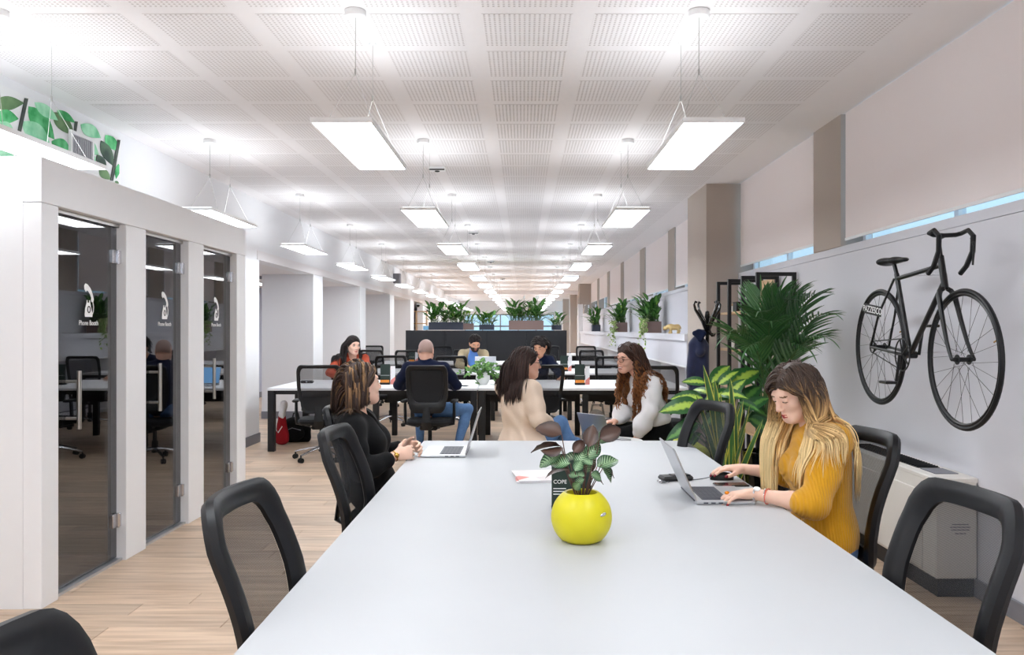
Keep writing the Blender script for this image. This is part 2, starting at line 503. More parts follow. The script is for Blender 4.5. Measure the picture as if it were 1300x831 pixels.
for i in range(len(PIL) - 1):
    a, b = PIL[i][1], PIL[i + 1][0]
    mb = MB(); x = XR + .2
    for (yy, zz, dy, dz) in [((a + b) / 2, SILL + .01, b - a, .02), ((a + b) / 2, ZH - .025, b - a, .05), (a + .025, (SILL + ZH) / 2, .05, ZH - SILL), (b - .025, (SILL + ZH) / 2, .05, ZH - SILL), ((a + b) / 2, (SILL + ZH) / 2, .05, ZH - SILL)]:
        mb.box((x, yy, zz), (.05, dy, dz))
    w = struct('window_%d' % (i + 1), mb, M['white'])
    mb = MB(); mb.box((x, (a + b) / 2, (SILL + ZH) / 2), (.008, b - a - .05, ZH - SILL - .05)); mb.build('pane', M['clear'], w)
    if i < 1: continue
    if i == 3: zb = 2.195
    elif i >= 8: zb = 2.45
    else: zb = 2.165
    NTH = ['first', 'second', 'third', 'fourth', 'fifth', 'sixth', 'seventh', 'eighth', 'ninth', 'tenth', 'eleventh', 'twelfth', 'thirteenth', 'fourteenth', 'fifteenth']
    lab = {1: 'cream roller blind nearest the viewpoint, before the bicycle window', 2: 'cream roller blind above the hung bicycle, bottom just over the sill', 3: 'cream roller blind on the shorter window between the taupe column and the bicycle window',
           4: 'cream roller blind above the gold rhino just past the taupe column'}.get(i)
    bl = MB()
    nz = 2
    bl.box((XR + .018, (a + b) / 2, (zb + ZH - .004) / 2), (.003, b - a - .11, ZH - .004 - zb))
    root = thing('roller_blind', lab or 'cream roller blind above the plant ledge, %s beyond the taupe column' % NTH[i - 4], 'blind', (XR + .018, (a + b) / 2, zb), group='roller blinds')
    ob = bl.build('fabric', M['blind'], root); ob.location = -root.location
    h = MB(); h.box((0, 0, .008), (.012, b - a - .1, .022), ch=.003); h.build('hem_bar', M['white'], root)

# ================================================================ left wall, openings, corridor behind
mb = MB()
mb.box((XL - .1, (YB + 11.0) / 2, ZH / 2 + .01), (.2, 11.0 - YB, ZH + .02))
mb.box((XL - .1, 28.5, (2.38 + ZH) / 2 + .01), (.2, 35, ZH - 2.36))
BLK = [(13.84, 14.5), (17.8, 18.45), (21.8, 22.5), (25.8, 26.6)]
for (a, b) in BLK: mb.box((XL - .425, (a + b) / 2, 1.19), (.85, b - a, 2.38))
mb.box((XL - .1, 37.5, 1.19), (.2, 17, 2.38))
wall_left = struct('wall_left', mb, M['wall'])
mb = MB(); mb.box((-4.6, 28.5, 2.44), (2.3, 35.2, .12)); struct('ceiling_corridor', mb, M['ceil'])
for k, yy in enumerate((12.4, 16.1, 20.1, 24.1, 27.9)):  # lamps hidden behind the pillars, added to brighten the corridor recess
    t_ = thing('added_corridor_lamp', 'unseen ceiling lamp added to brighten the corridor behind the %s white pillar opening' % ['first', 'second', 'third', 'fourth', 'fifth'][k], 'lamp', (-5.1, yy, 2.35), group='added corridor lamps')
    mb = MB(); mb.box((0, 0, .014), (.2, 1.2, .03), ch=.004); mb.build('housing', M['white'], t_); mb = MB(); mb.box((0, 0, -.003), (.17, 1.16, .006)); mb.build('diffuser', M['panel'], t_)
mb = MB(); mb.box((-5.8, 26, 1.2), (.2, 40, 2.5)); mb.box((-4.6, 9.8, 1.2), (2.6, .2, 2.5)); struct('wall_corridor', mb, M['bluew'])
mb = MB()
for (a, b) in BLK:
    mb.box((XL - .425, a - .008, .06), (.86, .016, .12)); mb.box((XL + .008, (a + b) / 2, .06), (.016, b - a + .03, .12))
mb.box((XL + .008, 9.33, .06), (.016, 3.34, .12)); mb.box((-5.69, 26, .06), (.02, 40, .12))
struct('baseboard_left', mb, M['skirt'])
mb = MB(); mb.box((-4.55, 13.9, 2.33), (1.9, .05, .05)); mb.box((-4.55, 17.85, 2.33), (1.9, .05, .05)); struct('trim_1', mb, M['skirt'])
# wall behind the camera and the far end
mb = MB(); mb.box((-1.5, YB - .1, 1.6), (9.2, .2, 3.24)); struct('wall_rear', mb, M['wall'])
mb = MB()
mb.box((-1.5, YF + .1, 2.75), (9.2, .2, .9)); mb.box((-4.6, YF + .1, 1.15), (2.8, .2, 2.3)); mb.box((2.3, YF + .1, 1.15), (1.2, .2, 2.3)); mb.box((-.75, YF + .1, .5), (4.9, .2, 1.0))
struct('wall_far', mb, M['wall'])
mb = MB()
for k in range(6): mb.box((-3.2 + k * .98, YF + .05, 1.65), (.06, .08, 1.3))
mb.box((-.75, YF + .05, 1.65), (4.9, .08, .08)); mb.box((-.75, YF + .05, 2.3), (4.9, .08, .08))
w = struct('window_20', mb, M['skirt']); mb = MB(); mb.box((-.75, YF + .05, 1.65), (4.9, .01, 1.3)); mb.build('pane', M['clear'], w)
# columns at the far end of the window side
mb = MB(); mb.box((2.42, 31.4, 2.78), (.66, .7, .76)); struct('trim_column_head', mb, M['taupe'])
mb = MB(); mb.box((2.13, 31.2, 1.2), (.17, .3, 2.42)); struct('trim_post', mb, M['wall'])
mb = MB(); mb.box((2.25, 37.5, 1.58), (.3, .6, 3.16)); struct('trim_column_2', mb, M['taupe'])
mb = MB(); mb.box((2.2, 43.0, 1.58), (.3, .6, 3.16)); struct('trim_column_3', mb, M['taupe'])

# ================================================================ leaf mural and grille over the booths
XM = XL + .012
def mural_pt(cx, cy):
    px, py = cx / 4.156, 100 + cy / 4.156
    return at_x(px, py, XM)
rt = thing('leaf_mural', 'white mural board printed with large green watercolour leaves above the phone booth', 'mural', (XL, 6.0, 2.6))
def rel(mb, root): mb.v = [(x - root.location.x, y - root.location.y, z - root.location.z) for (x, y, z) in mb.v]; return mb
mb = MB(); mb.box((XL + .005, 6.05, 2.72), (.008, 2.3, .74)); rel(mb, rt).build('board', M['white'], rt)
def wcol(n, c, c2):
    m = mat(n, c, .8, noise=0); nt = m.node_tree; b = nt.nodes['Principled BSDF']
    tc = nt.nodes.new('ShaderNodeTexCoord'); nn = nt.nodes.new('ShaderNodeTexNoise'); nn.inputs['Scale'].default_value = 7; nn.inputs['Detail'].default_value = 3
    cr = nt.nodes.new('ShaderNodeValToRGB'); cr.color_ramp.elements[0].position = .38; cr.color_ramp.elements[0].color = srgb(*c); cr.color_ramp.elements[1].position = .62; cr.color_ramp.elements[1].color = srgb(*c2)
    nt.links.new(tc.outputs['Object'], nn.inputs['Vector']); nt.links.new(nn.outputs['Fac'], cr.inputs[0]); nt.links.new(cr.outputs[0], b.inputs['Base Color'])
    return m
LM = [wcol('print_sage', (84, 118, 78), (110, 142, 98)), wcol('print_green', (46, 150, 82), (110, 205, 140)), wcol('print_mint', (120, 200, 150), (172, 226, 190)), wcol('print_slate', (54, 74, 66), (86, 112, 90)), wcol('print_stem', (60, 66, 64), (84, 92, 84))]
leaves = [(-40, 130, 128, 128, 76, 0), (-25, 188, 98, 212, 74, 1), (150, 145, 287, 320, 92, 1), (118, 225, 262, 345, 92, 2), (278, 175, 392, 300, 72, 0), (182, 124, 305, 220, 58, 2),
          (300, 165, 396, 232, 40, 1), (272, 328, 372, 386, 80, 1), (425, 240, 532, 312, 66, 2), (405, 318, 520, 400, 86, 2), (532, 325, 600, 462, 56, 3), (556, 296, 622, 382, 56, 1),
          (512, 400, 560, 482, 44, 3), (522, 478, 584, 532, 46, 0), (626, 448, 612, 528, 26, 1), (0, 228, 72, 278, 48, 2), (474, 392, 500, 452, 36, 2), (-10, 385, 78, 415, 50, 2), (-60, 300, 60, 330, 60, 1), (606, 540, 628, 552, 14, 0)]
mbs = MB()
for (x0, y0, x1, y1, w, c) in leaves:
    dx, dy = x1 - x0, y1 - y0; L_ = math.hypot(dx, dy); nx, ny = -dy / L_, dx / L_
    pts = []
    for s in (1, -1):
        for k in range(11):
            t = k / 10 if s > 0 else 1 - k / 10
            if s < 0 and k in (0, 10): continue
            q = math.sin(PI * t ** .85) * w / 2 * s
            p = (x0 + dx * t + nx * q, y0 + dy * t + ny * q)
            pts.append((min(p[0], 629), p[1]))
    mbs.mi = c; mbs.poly([mural_pt(*p) for p in pts][::-1], .0008 + .0004 * (c + 1), (1, 0, 0))
mbs.mi = 4
for (x0, y0, x1, y1, w) in [(138, 103, 98, 290, 18), (402, 225, 390, 312, 13), (626, 322, 588, 537, 15)]:
    dx, dy = x1 - x0, y1 - y0; L_ = math.hypot(dx, dy); nx, ny = -dy / L_ * w / 2, dx / L_ * w / 2
    mbs.poly([mural_pt(x0 + nx, y0 + ny), mural_pt(x0 - nx, y0 - ny), mural_pt(x1 - nx, y1 - ny), mural_pt(x1 + nx, y1 + ny)], .004, (1, 0, 0))
rel(mbs, rt).build('leaf_print', LM, rt)
g0 = mural_pt(365, 318); g1 = mural_pt(478, 432)
gy, gz = (g0.y + g1.y) / 2, 1.47 + (418 - (100 + 375 / 4.156)) * 6.52 / F
rt = thing('air_grille', 'square white louvred air grille set in the leaf mural', 'vent', (XM, gy, gz - .13))
mb = MB()
for (yy, zz, dy, dz) in [(0, .24, .34, .025), (0, .02, .34, .025), (-.16, .13, .025, .2), (.16, .13, .025, .2)]: mb.box((.012, yy, zz), (.022, dy, dz))
mb.build('frame', M['white'], rt)
mb = MB(); mb.box((.004, 0, .13), (.004, .3, .2)); mb.build('backing', M['skirt'], rt)
mb = MB(); mb.box((0, 0, 0), (.004, .007, .19), rot=(0, 0, .5)); lm = mb.mesh('slat', M['alu'])
for k in range(14): link('slat', lm, rt, loc=(.014, -.137 + k * .021, .13))

# ================================================================ phone booth block
BX = -2.53; BT = 2.38; BY0, BY1 = 4.41, 7.65; BB = XL + .002
rt = thing('phone_booth', 'white block of three phone booths with dark glass doors', 'phone booth', (BX, (BY0 + BY1) / 2, 0))
def bpart(name, boxes, m, ch=0.0):
    mb = MB()
    for c, d in boxes: mb.box(c, d, ch=ch)
    return rel(mb, rt).build(name, m, rt)
T = .1
bpart('end_panel', [((( BX - T + BB) / 2, BY0 + .03, BT / 2), (BX - T - BB, .06, BT))], M['laminate'])
bpart('end_panel', [((( BX - T + BB) / 2, BY1 - .03, BT / 2), (BX - T - BB, .06, BT))], M['laminate'])
bpart('roof', [((( BX - T + BB) / 2, (BY0 + BY1) / 2, BT - .03), (BX - T - BB, BY1 - BY0 - .12, .06))], M['laminate'])
bpart('header', [((BX - T / 2, (BY0 + BY1) / 2, (2.14 + BT) / 2), (T, BY1 - BY0, BT - 2.14))], M['laminate'], .003)
posts = [(4.41, 4.57), (5.35, 5.63), (6.35, 6.65), (7.42, 7.65)]
for (a, b) in posts: bpart('post', [((BX - T / 2, (a + b) / 2, 1.07 - .001), (T, b - a, 2.138))], M['laminate'], .003)
for yc in (5.49, 6.5): bpart('partition', [(((BX - T + BB) / 2, yc, 1.16), (BX - T - BB - .01, .06, 2.32))], M['darkfelt'])
bpart('lining', [((BB + .01, 6.03, 1.16), (.016, 3.1, 2.32)), ((-3.0, BY0 + .066, 1.16), (.74, .01, 2.32)), ((-3.0, BY1 - .066, 1.16), (.74, .01, 2.32)), ((-3.0, 6.03, BT - .066), (.74, 3.1, .01))], M['darkfelt'])
for k, (a, b) in enumerate([(4.57, 5.35), (5.63, 6.35), (6.65, 7.42)]):
    bpart('work_shelf', [((-3.25, (a + b) / 2, 1.04), (.36, b - a + .02, .03))], M['darkfelt'])
    bpart('door_track', [((BX - .05, (a + b) / 2, .008), (.05, b - a, .016))], M['alu'])
    bpart('head_track', [((BX - .06, (a + b) / 2, 2.128), (.03, b - a, .022))], M['steel'])
    gx = BX - .065
    d = bpart('glass_door', [((gx, (a + b) / 2, 1.067), (.01, b - a - .012, 2.09))], M['doorglass'])
    # sub-parts hang on the door
    def dpart(name, mb, m, smooth=None):
        o = rel(mb, rt).build(name, m, d, smooth); return o
    hx, hy = BX + .012, a + .19
    mb = MB(); mb.cyl((hx, hy, .905), (hx, hy, 1.235), .0125, n=12)
    for zz in (.965, 1.175): mb.cyl((gx, hy, zz), (hx, hy, zz), .009, n=10)
    dpart('handle', mb, M['steel'], True)
    for zz in (.26, 1.93):
        mb = MB(); mb.box((gx + .006, b - .045, zz), (.026, .07, .085), ch=.004); mb.box((gx + .01, b - .006, zz), (.045, .022, .085), ch=.004); mb.cyl((gx + .022, b - .02, zz - .045), (gx + .022, b - .02, zz + .045), .009, n=10)
        dpart('hinge', mb, M['chrome'])
    # white telephone pictogram, read from the room side (local u runs toward the far end of the wall)
    yc, zc = a + .43, 1.615; sx = gx + .006
    P = lambda u, v: (sx, yc + u * .00185, zc + v * .00185)
    mb = MB()
    body = [(-23, -38), (-25, -32), (-22, -10), (-14, 6), (-12, 16), (-7, 16), (-7, 8), (3, 8), (3, 16), (8, 16), (12, 0), (20, -20), (24, -32), (22, -38)]
    mb.poly([P(*p) for p in body], .0008, (1, 0, 0))
    hs = [(-27, 50), (-28, 62), (-20, 69), (-6, 66), (12, 54), (25, 36), (32, 20), (29, 11), (18, 10), (14, 18), (16, 24), (8, 36), (-4, 45), (-12, 47), (-17, 42)]
    mb.poly([P(*p) for p in hs[::-1]], .0008, (1, 0, 0))
    mb.tube([P(26, 12), P(31, -4), P(29, -20), P(22, -30)], .003, 6)
    dpart('phone_symbol', mb, M['decal'])
    mb = MB()
    ring = [(math.cos(t * PI / 10) * 8, -14 + math.sin(t * PI / 10) * 10) for t in range(20)]
    mb.tube([(P(*p)[0] + .001, P(*p)[1], P(*p)[2]) for p in ring], .0036, 6, closed=True)
    dpart('dial_ring', mb, M['darkfelt'])
    text_obj('lettering', 'Phone Booth', .042, M['decal'], d, frame_mat(Vector((sx + .001, yc, 1.508)) - rt.location, (0, 1, 0), (0, 0, 1)))
# ================================================================ pendant lights
def make_light():
    root = thing('pendant_light', 'x', 'light')
    W, Lh = .29, 1.2; zb = 2.482
    mb = MB(); t = .007; h = .026
    mb.box((-W / 2 - t / 2, 0, h / 2), (t, Lh + 2 * t, h)); mb.box((W / 2 + t / 2, 0, h / 2), (t, Lh + 2 * t, h))
    mb.box((0, -Lh / 2 - t / 2, h / 2), (W, t, h)); mb.box((0, Lh / 2 + t / 2, h / 2), (W, t, h))
    mb.box((0, 0, h - .004), (W, Lh, .008))
    mb.build('frame', M['white'], root)
    mb = MB(); mb.box((0, 0, .008), (W - .002, Lh - .002, .008)); mb.build('diffuser', M['panel'], root)
    mb = MB(); mb.box((0, 0, h + .002), (W - .02, Lh - .02, .004)); mb.build('added_uplight', M['added_up'], root)  # glowing sheet added on top to lift the ceiling, no part of the pendant
    top = ZH - zb
    for s, big in ((-1, 1), (1, 0)):
        y = .255 * s
        mb = MB()
        if big: mb.lathe([(.052, top - .035), (.056, top - .03), (.056, top)], 20, (0, y, 0))
        else: mb.lathe([(.02, top - .008), (.024, top)], 12, (0, y, 0))
        mb.build('canopy', M['white'], root, True)
        mb = MB(); zj = .35
        mb.cyl((0, y, zj), (0, y, top - .005), .0022 if big else .0014, n=6)
        mb.cyl((0, y, zj - .012), (0, y, zj + .02), .0055, n=8)
        for q in (-1, 1): mb.cyl((0, y, zj), (q * .128, y * 1.0 + s * .16, h), .0014, n=6)
        mb.build('suspension_cable', M['steel'], root)
    return root
L0 = make_light()
used = False
rowname = {-2.79: 'left', -.89: 'middle', .934: 'window'}
ordn = ['first', 'second', 'third', 'fourth', 'fifth']
for X in (-2.79, -.89, .934):
    for k in range(-3, 14):
        if k == -3 and X == -.89: pass
        o = L0 if not used else copy_tree(L0); used = True
        o.location = (X, 4.71 + 3.02 * k, 2.482)
        where = {-2.79: 'row over the booths', -.89: 'middle row', .934: 'row nearest the windows'}[X]
        if k >= 0: o['label'] = 'white LED pendant lamp, %s from the table end in the %s' % (NTH[k], where)
        else: o['label'] = 'white LED pendant lamp behind the viewpoint, %s back in the %s' % (NTH[-k - 1], where)
        o['group'] = 'LED pendant lamps'
# small ceiling boxes between the lamp rows
mb = MB(); mb.box((0, 0, -.02), (.17, .1, .04), ch=.006); mb.mi = 1; mb.box((0, -.052, -.034), (.16, .01, .012))
r0 = thing('ceiling_sensor', 'x', 'sensor'); mb.build('housing', [M['white'], M['black']], r0)
mb = MB(); mb.lathe([(.02, -.05), (.026, -.046), (.026, -.04)], 12); mb.build('lens', M['black'], r0)
for i, (px, py) in enumerate([(555, 212), (601, 294), (623, 331), (638, 353)]):
    o = r0 if i == 0 else copy_tree(r0); p = at_y(px, py, 1); Y = (ZH - CAMZ) / ((418 - py) / F)
    o.location = ((px - 664) * Y / F, Y, ZH)
    o['label'] = 'flat white ceiling sensor box with a dark slot, %s along the middle lamps' % NTH[i]
    o['group'] = 'ceiling sensors'

# ================================================================ conference chairs (big curved mesh back)
M['net'] = mesh_net('black_chair_net', (20, 22, 28), .30)
M['net2'] = mesh_net('open_chair_net', (22, 24, 31), .40)
M['shell'] = mat('blue_black_chair_shell', (11, 12, 17), .42, noise=.06, spec=.35)
M['seatf'] = mat('black_seat_fabric', (18, 19, 23), .9, noise=.08, nscale=60)

def back_surface(u, v, W, z0, H, lean, lumb, curve):
    z = z0 + H * v
    y = -.235 - lean * v + lumb * math.sin(PI * min(1, v * 1.25)) + curve * u * u
    return Vector((u * W, y, z))
def outline(n, topw, botw, rt, rb):
    """closed outline in (u,v): u in -1..1, v 0..1, rounded corners"""
    pts = []
    def hw(v): return botw + (topw - botw) * min(1, v / .55) ** .8
    def arc(cx, cy, r, ry, a0, a1, m): return [(cx + r * math.cos(a0 + (a1 - a0) * i / m), cy + ry * math.sin(a0 + (a1 - a0) * i / m)) for i in range(m + 1)]
    ryt = rt * .75; ryb = rb * .75
    right = arc(botw - rb, ryb, rb, ryb, -PI / 2, 0, 5)
    right += [(hw(v), v) for v in [ryb + (1 - ryt - ryb) * k / 8 for k in range(1, 8)]]
    right += arc(topw - rt, 1 - ryt, rt, ryt, 0, PI / 2, 6)
    top = [(topw - rt - (2 * (topw - rt)) * k / 6, 1) for k in range(1, 6)]
    left = [(-u, v) for (u, v) in right[::-1]]
    bot = [(-(botw - rb) + 2 * (botw - rb) * k / 6, 0) for k in range(1, 6)]
    return right + top + left + bot
def frame_back(root, W, z0, H, lean, lumb, curve, topw, botw, rt, rb, side, topb, botb, th, mfr, mnet, panel_back=-.004):
    O = outline(0, topw, botw, rt, rb)
    S = lambda u, v: back_surface(u, v, W, z0, H, lean, lumb, curve)
    inn = []
    for (u, v) in O:
        ui = u * (1 - side / W / max(topw, .1)); vi = botb / H + v * (1 - (topb + botb) / H)
        inn.append((ui, vi))
    def nrm(u, v):
        e = .01
        a = S(u + e, v) - S(u - e, v); b = S(u, v + e) - S(u, v - e)
        return b.cross(a).normalized() * -1      # toward the sitter (+y)
    n = len(O); vs = []
    for (o, i_) in zip(O, inn):
        no, ni = nrm(*o), nrm(*i_)
        po, pi_ = S(*o), S(*i_)
        pm = (po + pi_) / 2; nm = (no + ni).normalized()
        vs += [po + no * th * .15, po * .8 + pi_ * .2 + no * th * .5, po * .25 + pi_ * .75 + ni * th * .4, pi_ + ni * th * .05,
               pi_ - ni * th * .3, po * .3 + pi_ * .7 - nm * th * .55, po * .75 + pi_ * .25 - nm * th * .55, po - no * th * .3]
    fs = []
    for i in range(n):
        j = (i + 1) % n
        for k in range(8):
            k2 = (k + 1) % 8
            fs.append((i * 8 + k, j * 8 + k, j * 8 + k2, i * 8 + k2))
    mb = MB(); mb.add(vs, [f[::-1] for f in fs]); fr = mb.build('backrest_frame', mfr, root, True)
    mb = MB(); rings = 6; vs = []
    cu = sum(p[0] for p in inn) / n; cv = sum(p[1] for p in inn) / n
    for r in range(rings):
        t = 1 - r / rings
        for (u, v) in inn:
            q = S(cu + (u - cu) * t * 1.01, cv + (v - cv) * t * 1.01); vs.append(q + Vector((0, panel_back, 0)))
    vs.append(S(cu, cv) + Vector((0, panel_back, 0)))
    fs = [(r * n + i, r * n + (i + 1) % n, (r + 1) * n + (i + 1) % n, (r + 1) * n + i) for r in range(rings - 1) for i in range(n)]
    fs += [((rings - 1) * n + i, (rings - 1) * n + (i + 1) % n, rings * n) for i in range(n)]
    mb.add(vs, fs); mb.build('backrest_mesh', mnet, root, True)
def rounded_seat(root, w, d, zt, th, y0, m):
    mb = MB(); n = 28; prof = [(0, zt - th, 0), (.82, zt - th, 0), (.97, zt - th * .7, 0), (1, zt - th * .4, 0), (.95, zt - th * .12, 0), (.8, zt - .004, 0), (.4, zt + .004, 0), (0, zt, 0)]
    vs = []; ring = []
    for (s, z, _) in prof:
        for k in range(n):
            a = 2 * PI * k / n; c, q = math.cos(a), math.sin(a)
            e = .42
            x = math.copysign(abs(c) ** e, c) * w / 2 * s; y = math.copysign(abs(q) ** e, q) * d / 2 * s
            zz = z - (.02 if (y > d * .38) else 0) * s
            vs.append((x, y0 + y, zz))
    fs = [(i * n + k, i * n + (k + 1) % n, (i + 1) * n + (k + 1) % n, (i + 1) * n + k) for i in range(len(prof) - 1) for k in range(n)]
    mb.add(vs, fs); mb.build('seat', m, root, True)
def star_base(root, m, r=.32, rot=.3, hub_h=.40):
    mb = MB(); mb.lathe([(.03, .09), (.034, .1), (.034, .22), (.026, .225), (.022, .23), (.022, hub_h)], 14); mb.build('gas_lift', M['black'], root, True)
    for k in range(5):
        a = rot + k * 2 * PI / 5
        c, s = math.cos(a), math.sin(a)
        mb = MB(); mb.tube([(c * .02, s * .02, .135), (c * .12, s * .12, .125), (c * (r - .02), s * (r - .02), .085), (c * r, s * r, .08)], [.026, .022, .016, .014], 8, sc=(.75, 1)); mb.build('leg', m, root, True)
        mb = MB(); px, py = c * r, s * r
        mb.cyl((px, py, .05), (px, py, .085), .008, n=8)
        t = Vector((-s, c, 0))
        for q in (-1, 1):
            p = Vector((px, py, .0275)) + t * .014 * q
            mb.cyl(p - t * .009, p + t * .009, .0275, n=14)
        mb.box((px, py, .045), (.022, .03, .026), rot=(0, 0, a), ch=.006)
        mb.build('caster', M['black'], root, True)

def make_conf():
    root = thing('conference_chair', 'x', 'chair')
    frame_back(root, .245, .50, .55, .10, .035, .055, .98, .84, .34, .3, .066, .06, .08, .042, M['shell'], M['net'])
    rounded_seat(root, .49, .47, .475, .08, .02, M['seatf'])
    mb = MB(); mb.tube([(0, -.05, .37), (0, -.2, .37), (0, -.29, .42), (0, -.275, .54)], [.03, .03, .028, .022], 8, sc=(.5, 1.6), up=(0, 0, 1)); mb.build('back_bracket', M['black'], root, True)
    mb = MB(); mb.box((0, 0, .375), (.2, .26, .05), ch=.015); mb.build('tilt_mechanism', M['black'], root)
    star_base(root, M['blackm'])
    return root
C0 = make_conf()
confs = [(-.42, 1.10, -PI / 2 + .0, 'black mesh conference chair at the near left table corner, cut off by the picture edge'),
         (-.455, 2.21, -PI / 2 - .04, 'empty black mesh conference chair at the left table side, nearest one shown whole'),
         (-.51, 3.60, -PI / 2 - .06, 'empty black mesh conference chair just in front of the woman in the black blazer'),
         (-.745, 4.66, -PI / 2 - .03, 'black mesh conference chair under the woman in the black blazer'),
         (.885, 2.19, PI / 2 + .11, 'empty black mesh conference chair at the near right, white heater showing through its back'),
         (1.17, 3.50, PI / 2 + .08, 'black mesh conference chair under the woman in the mustard sweater'),
         (.83, 4.80, PI / 2 + .33, 'empty black mesh conference chair by the leafy plants at the far table end')]
for i, (x, y, rz, lab) in enumerate(confs):
    o = C0 if i == 0 else copy_tree(C0)
    o.location = (x, y, 0); o.rotation_euler = (0, 0, rz); o['label'] = lab; o['group'] = 'chairs round the big table'

# ================================================================ task chairs of the desk rows
def make_task(solid=False):
    root = thing('task_chair', 'x', 'chair')
    if solid:
        frame_back(root, .24, .55, .53, .06, .03, .05, .96, .86, .2, .3, .05, .05, .12, .04, M['black'], M['seatf'], .006)
    else:
        frame_back(root, .24, .54, .54, .07, .03, .045, 1.0, .84, .2, .3, .036, .038, .04, .032, M['black'], M['net2'])
        mb = MB()
        P = [[back_surface(u / 4 * .8, v, .24, .54, .54, .07, .03, .045) + Vector((0, -.012, 0)) for u in range(-4, 5)] for v in (.06, .12, .2, .28, .33)]
        mb.grid(P); mb.build('lumbar_pad', M['black'], root, True)
    mb = MB(); mb.tube([(0, -.04, .38), (0, -.22, .39), (0, -.275, .46), (0, -.255, .62)], [.035, .035, .03, .02], 8, sc=(.5, 1.7), up=(0, 0, 1)); mb.build('back_bracket', M['black'], root, True)
    rounded_seat(root, .5, .48, .48, .08, .02, M['seatf'])
    mb = MB(); mb.box((0, 0, .375), (.2, .26, .05), ch=.015); mb.build('tilt_mechanism', M['black'], root)
    for q in (-1, 1):
        mb = MB(); mb.tube([(q * .12, -.02, .39), (q * .27, -.02, .42), (q * .275, -.02, .5), (q * .275, -.03, .655)], [.02, .02, .018, .016], 8, sc=(1, 1.3)); mb.build('arm_post', M['black'], root, True)
        mb = MB(); mb.box((q * .275, .0, .67), (.07, .25, .03), ch=.012); mb.build('arm_pad', M['black'], root, True)
    star_base(root, M['chrome'])
    return root
T0 = make_task(); T1 = make_task(True)
DA, DB, DC = (10.09, 11.77), (13.5, 15.2), (17.2, 18.9)
def xa(px, Y): return (px - 664) * Y / F
tc = []
# (kind, x, y, rz, label)
tc.append((0, xa(404, 9.35), 9.5, .12, 'open-back black mesh task chair before the desk end with the red bag'))
tc.append((1, xa(543, 9.2), 9.42, -.04, 'black task chair with a solid back under the bald man'))
tc.append((0, xa(682, 9.5), 9.55, .3, 'black mesh task chair just behind the woman in the beige blazer'))
tc.append((0, xa(836, 9.3), 9.3, -.25, 'black mesh task chair just behind the woman in the white blouse'))
tc.append((0, xa(497, 13.0), 12.95, .15, 'black mesh task chair behind the first desk row beside the rust-red sweater woman'))
tc.append((0, xa(572, 12.5), 12.7, .04, 'black mesh task chair pushed back beyond the bald man at the second desk row'))
tc.append((0, xa(776, 12.6), 12.6, -.1, 'black mesh task chair at the second desk row beyond the laughing woman in white'))
tc.append((0, xa(440, 12.6), 12.5, PI + .1, 'black mesh task chair under the woman in the rust-red sweater'))
tc.append((0, xa(686, 12.4), 12.5, PI - .05, 'black mesh task chair under the dark-haired woman in navy'))
tc.append((0, xa(592, 15.9), 16.15, PI + .2, 'black mesh task chair under the man in the khaki jacket'))
for (px, Y, rz, lab) in [(518, 16.2, .1, 'black mesh task chair at the third desk row behind the bald man'), (478, 16.4, -.2, 'black mesh task chair at the third desk row left of the dark cabinets'),
                     (752, 16.3, -.15, 'black mesh task chair at the third desk row near the plant ledge'), (745, 19.6, PI, 'black mesh task chair on the far side of the third desk row by the ledge'),
                     (472, 20.1, PI, 'black mesh task chair beyond the third desk row before the white pillars'), (560, 19.6, PI, 'black mesh task chair backed against the dark cabinets'),
                     (700, 19.6, PI + .1, 'black mesh task chair backed against the dark cabinets toward the windows')]:
    tc.append((0, xa(px, Y), Y, rz, lab))
u0 = u1 = False
for (kind, x, y, rz, lab) in tc:
    if kind: o = T1 if not u1 else copy_tree(T1); u1 = True
    else: o = T0 if not u0 else copy_tree(T0); u0 = True
    o.location = (x, y, 0); o.rotation_euler = (0, 0, rz); o['label'] = lab; o['group'] = 'task chairs of the desk rows'

# ================================================================ big meeting table
ZT = .765
def stone():
    m = mat('pale_grey_table_top', (187, 189, 192), .5, noise=.025, nscale=3.0)
    return m
M['top'] = stone()
rt = thing('meeting_table', 'long pale grey meeting table filling the foreground', 'table', (.2, 3.1, 0))
mb = MB(); mb.box((0, .0, ZT - .02), (1.662, 4.45, .04), ch=.003); mb.build('tabletop', M['top'], rt)
mb = MB(); mb.box((0, 0, ZT - .075), (1.2, 4.0, .07)); mb.build('frame_rail', M['blackm'], rt)
for sx in (-1, 1):
    for sy in (-1, 0, 1):
        mb = MB(); mb.box((sx * .42, sy * 1.7, .345), (.08, .08, .69), ch=.004); mb.build('leg', M['blackm'], rt)

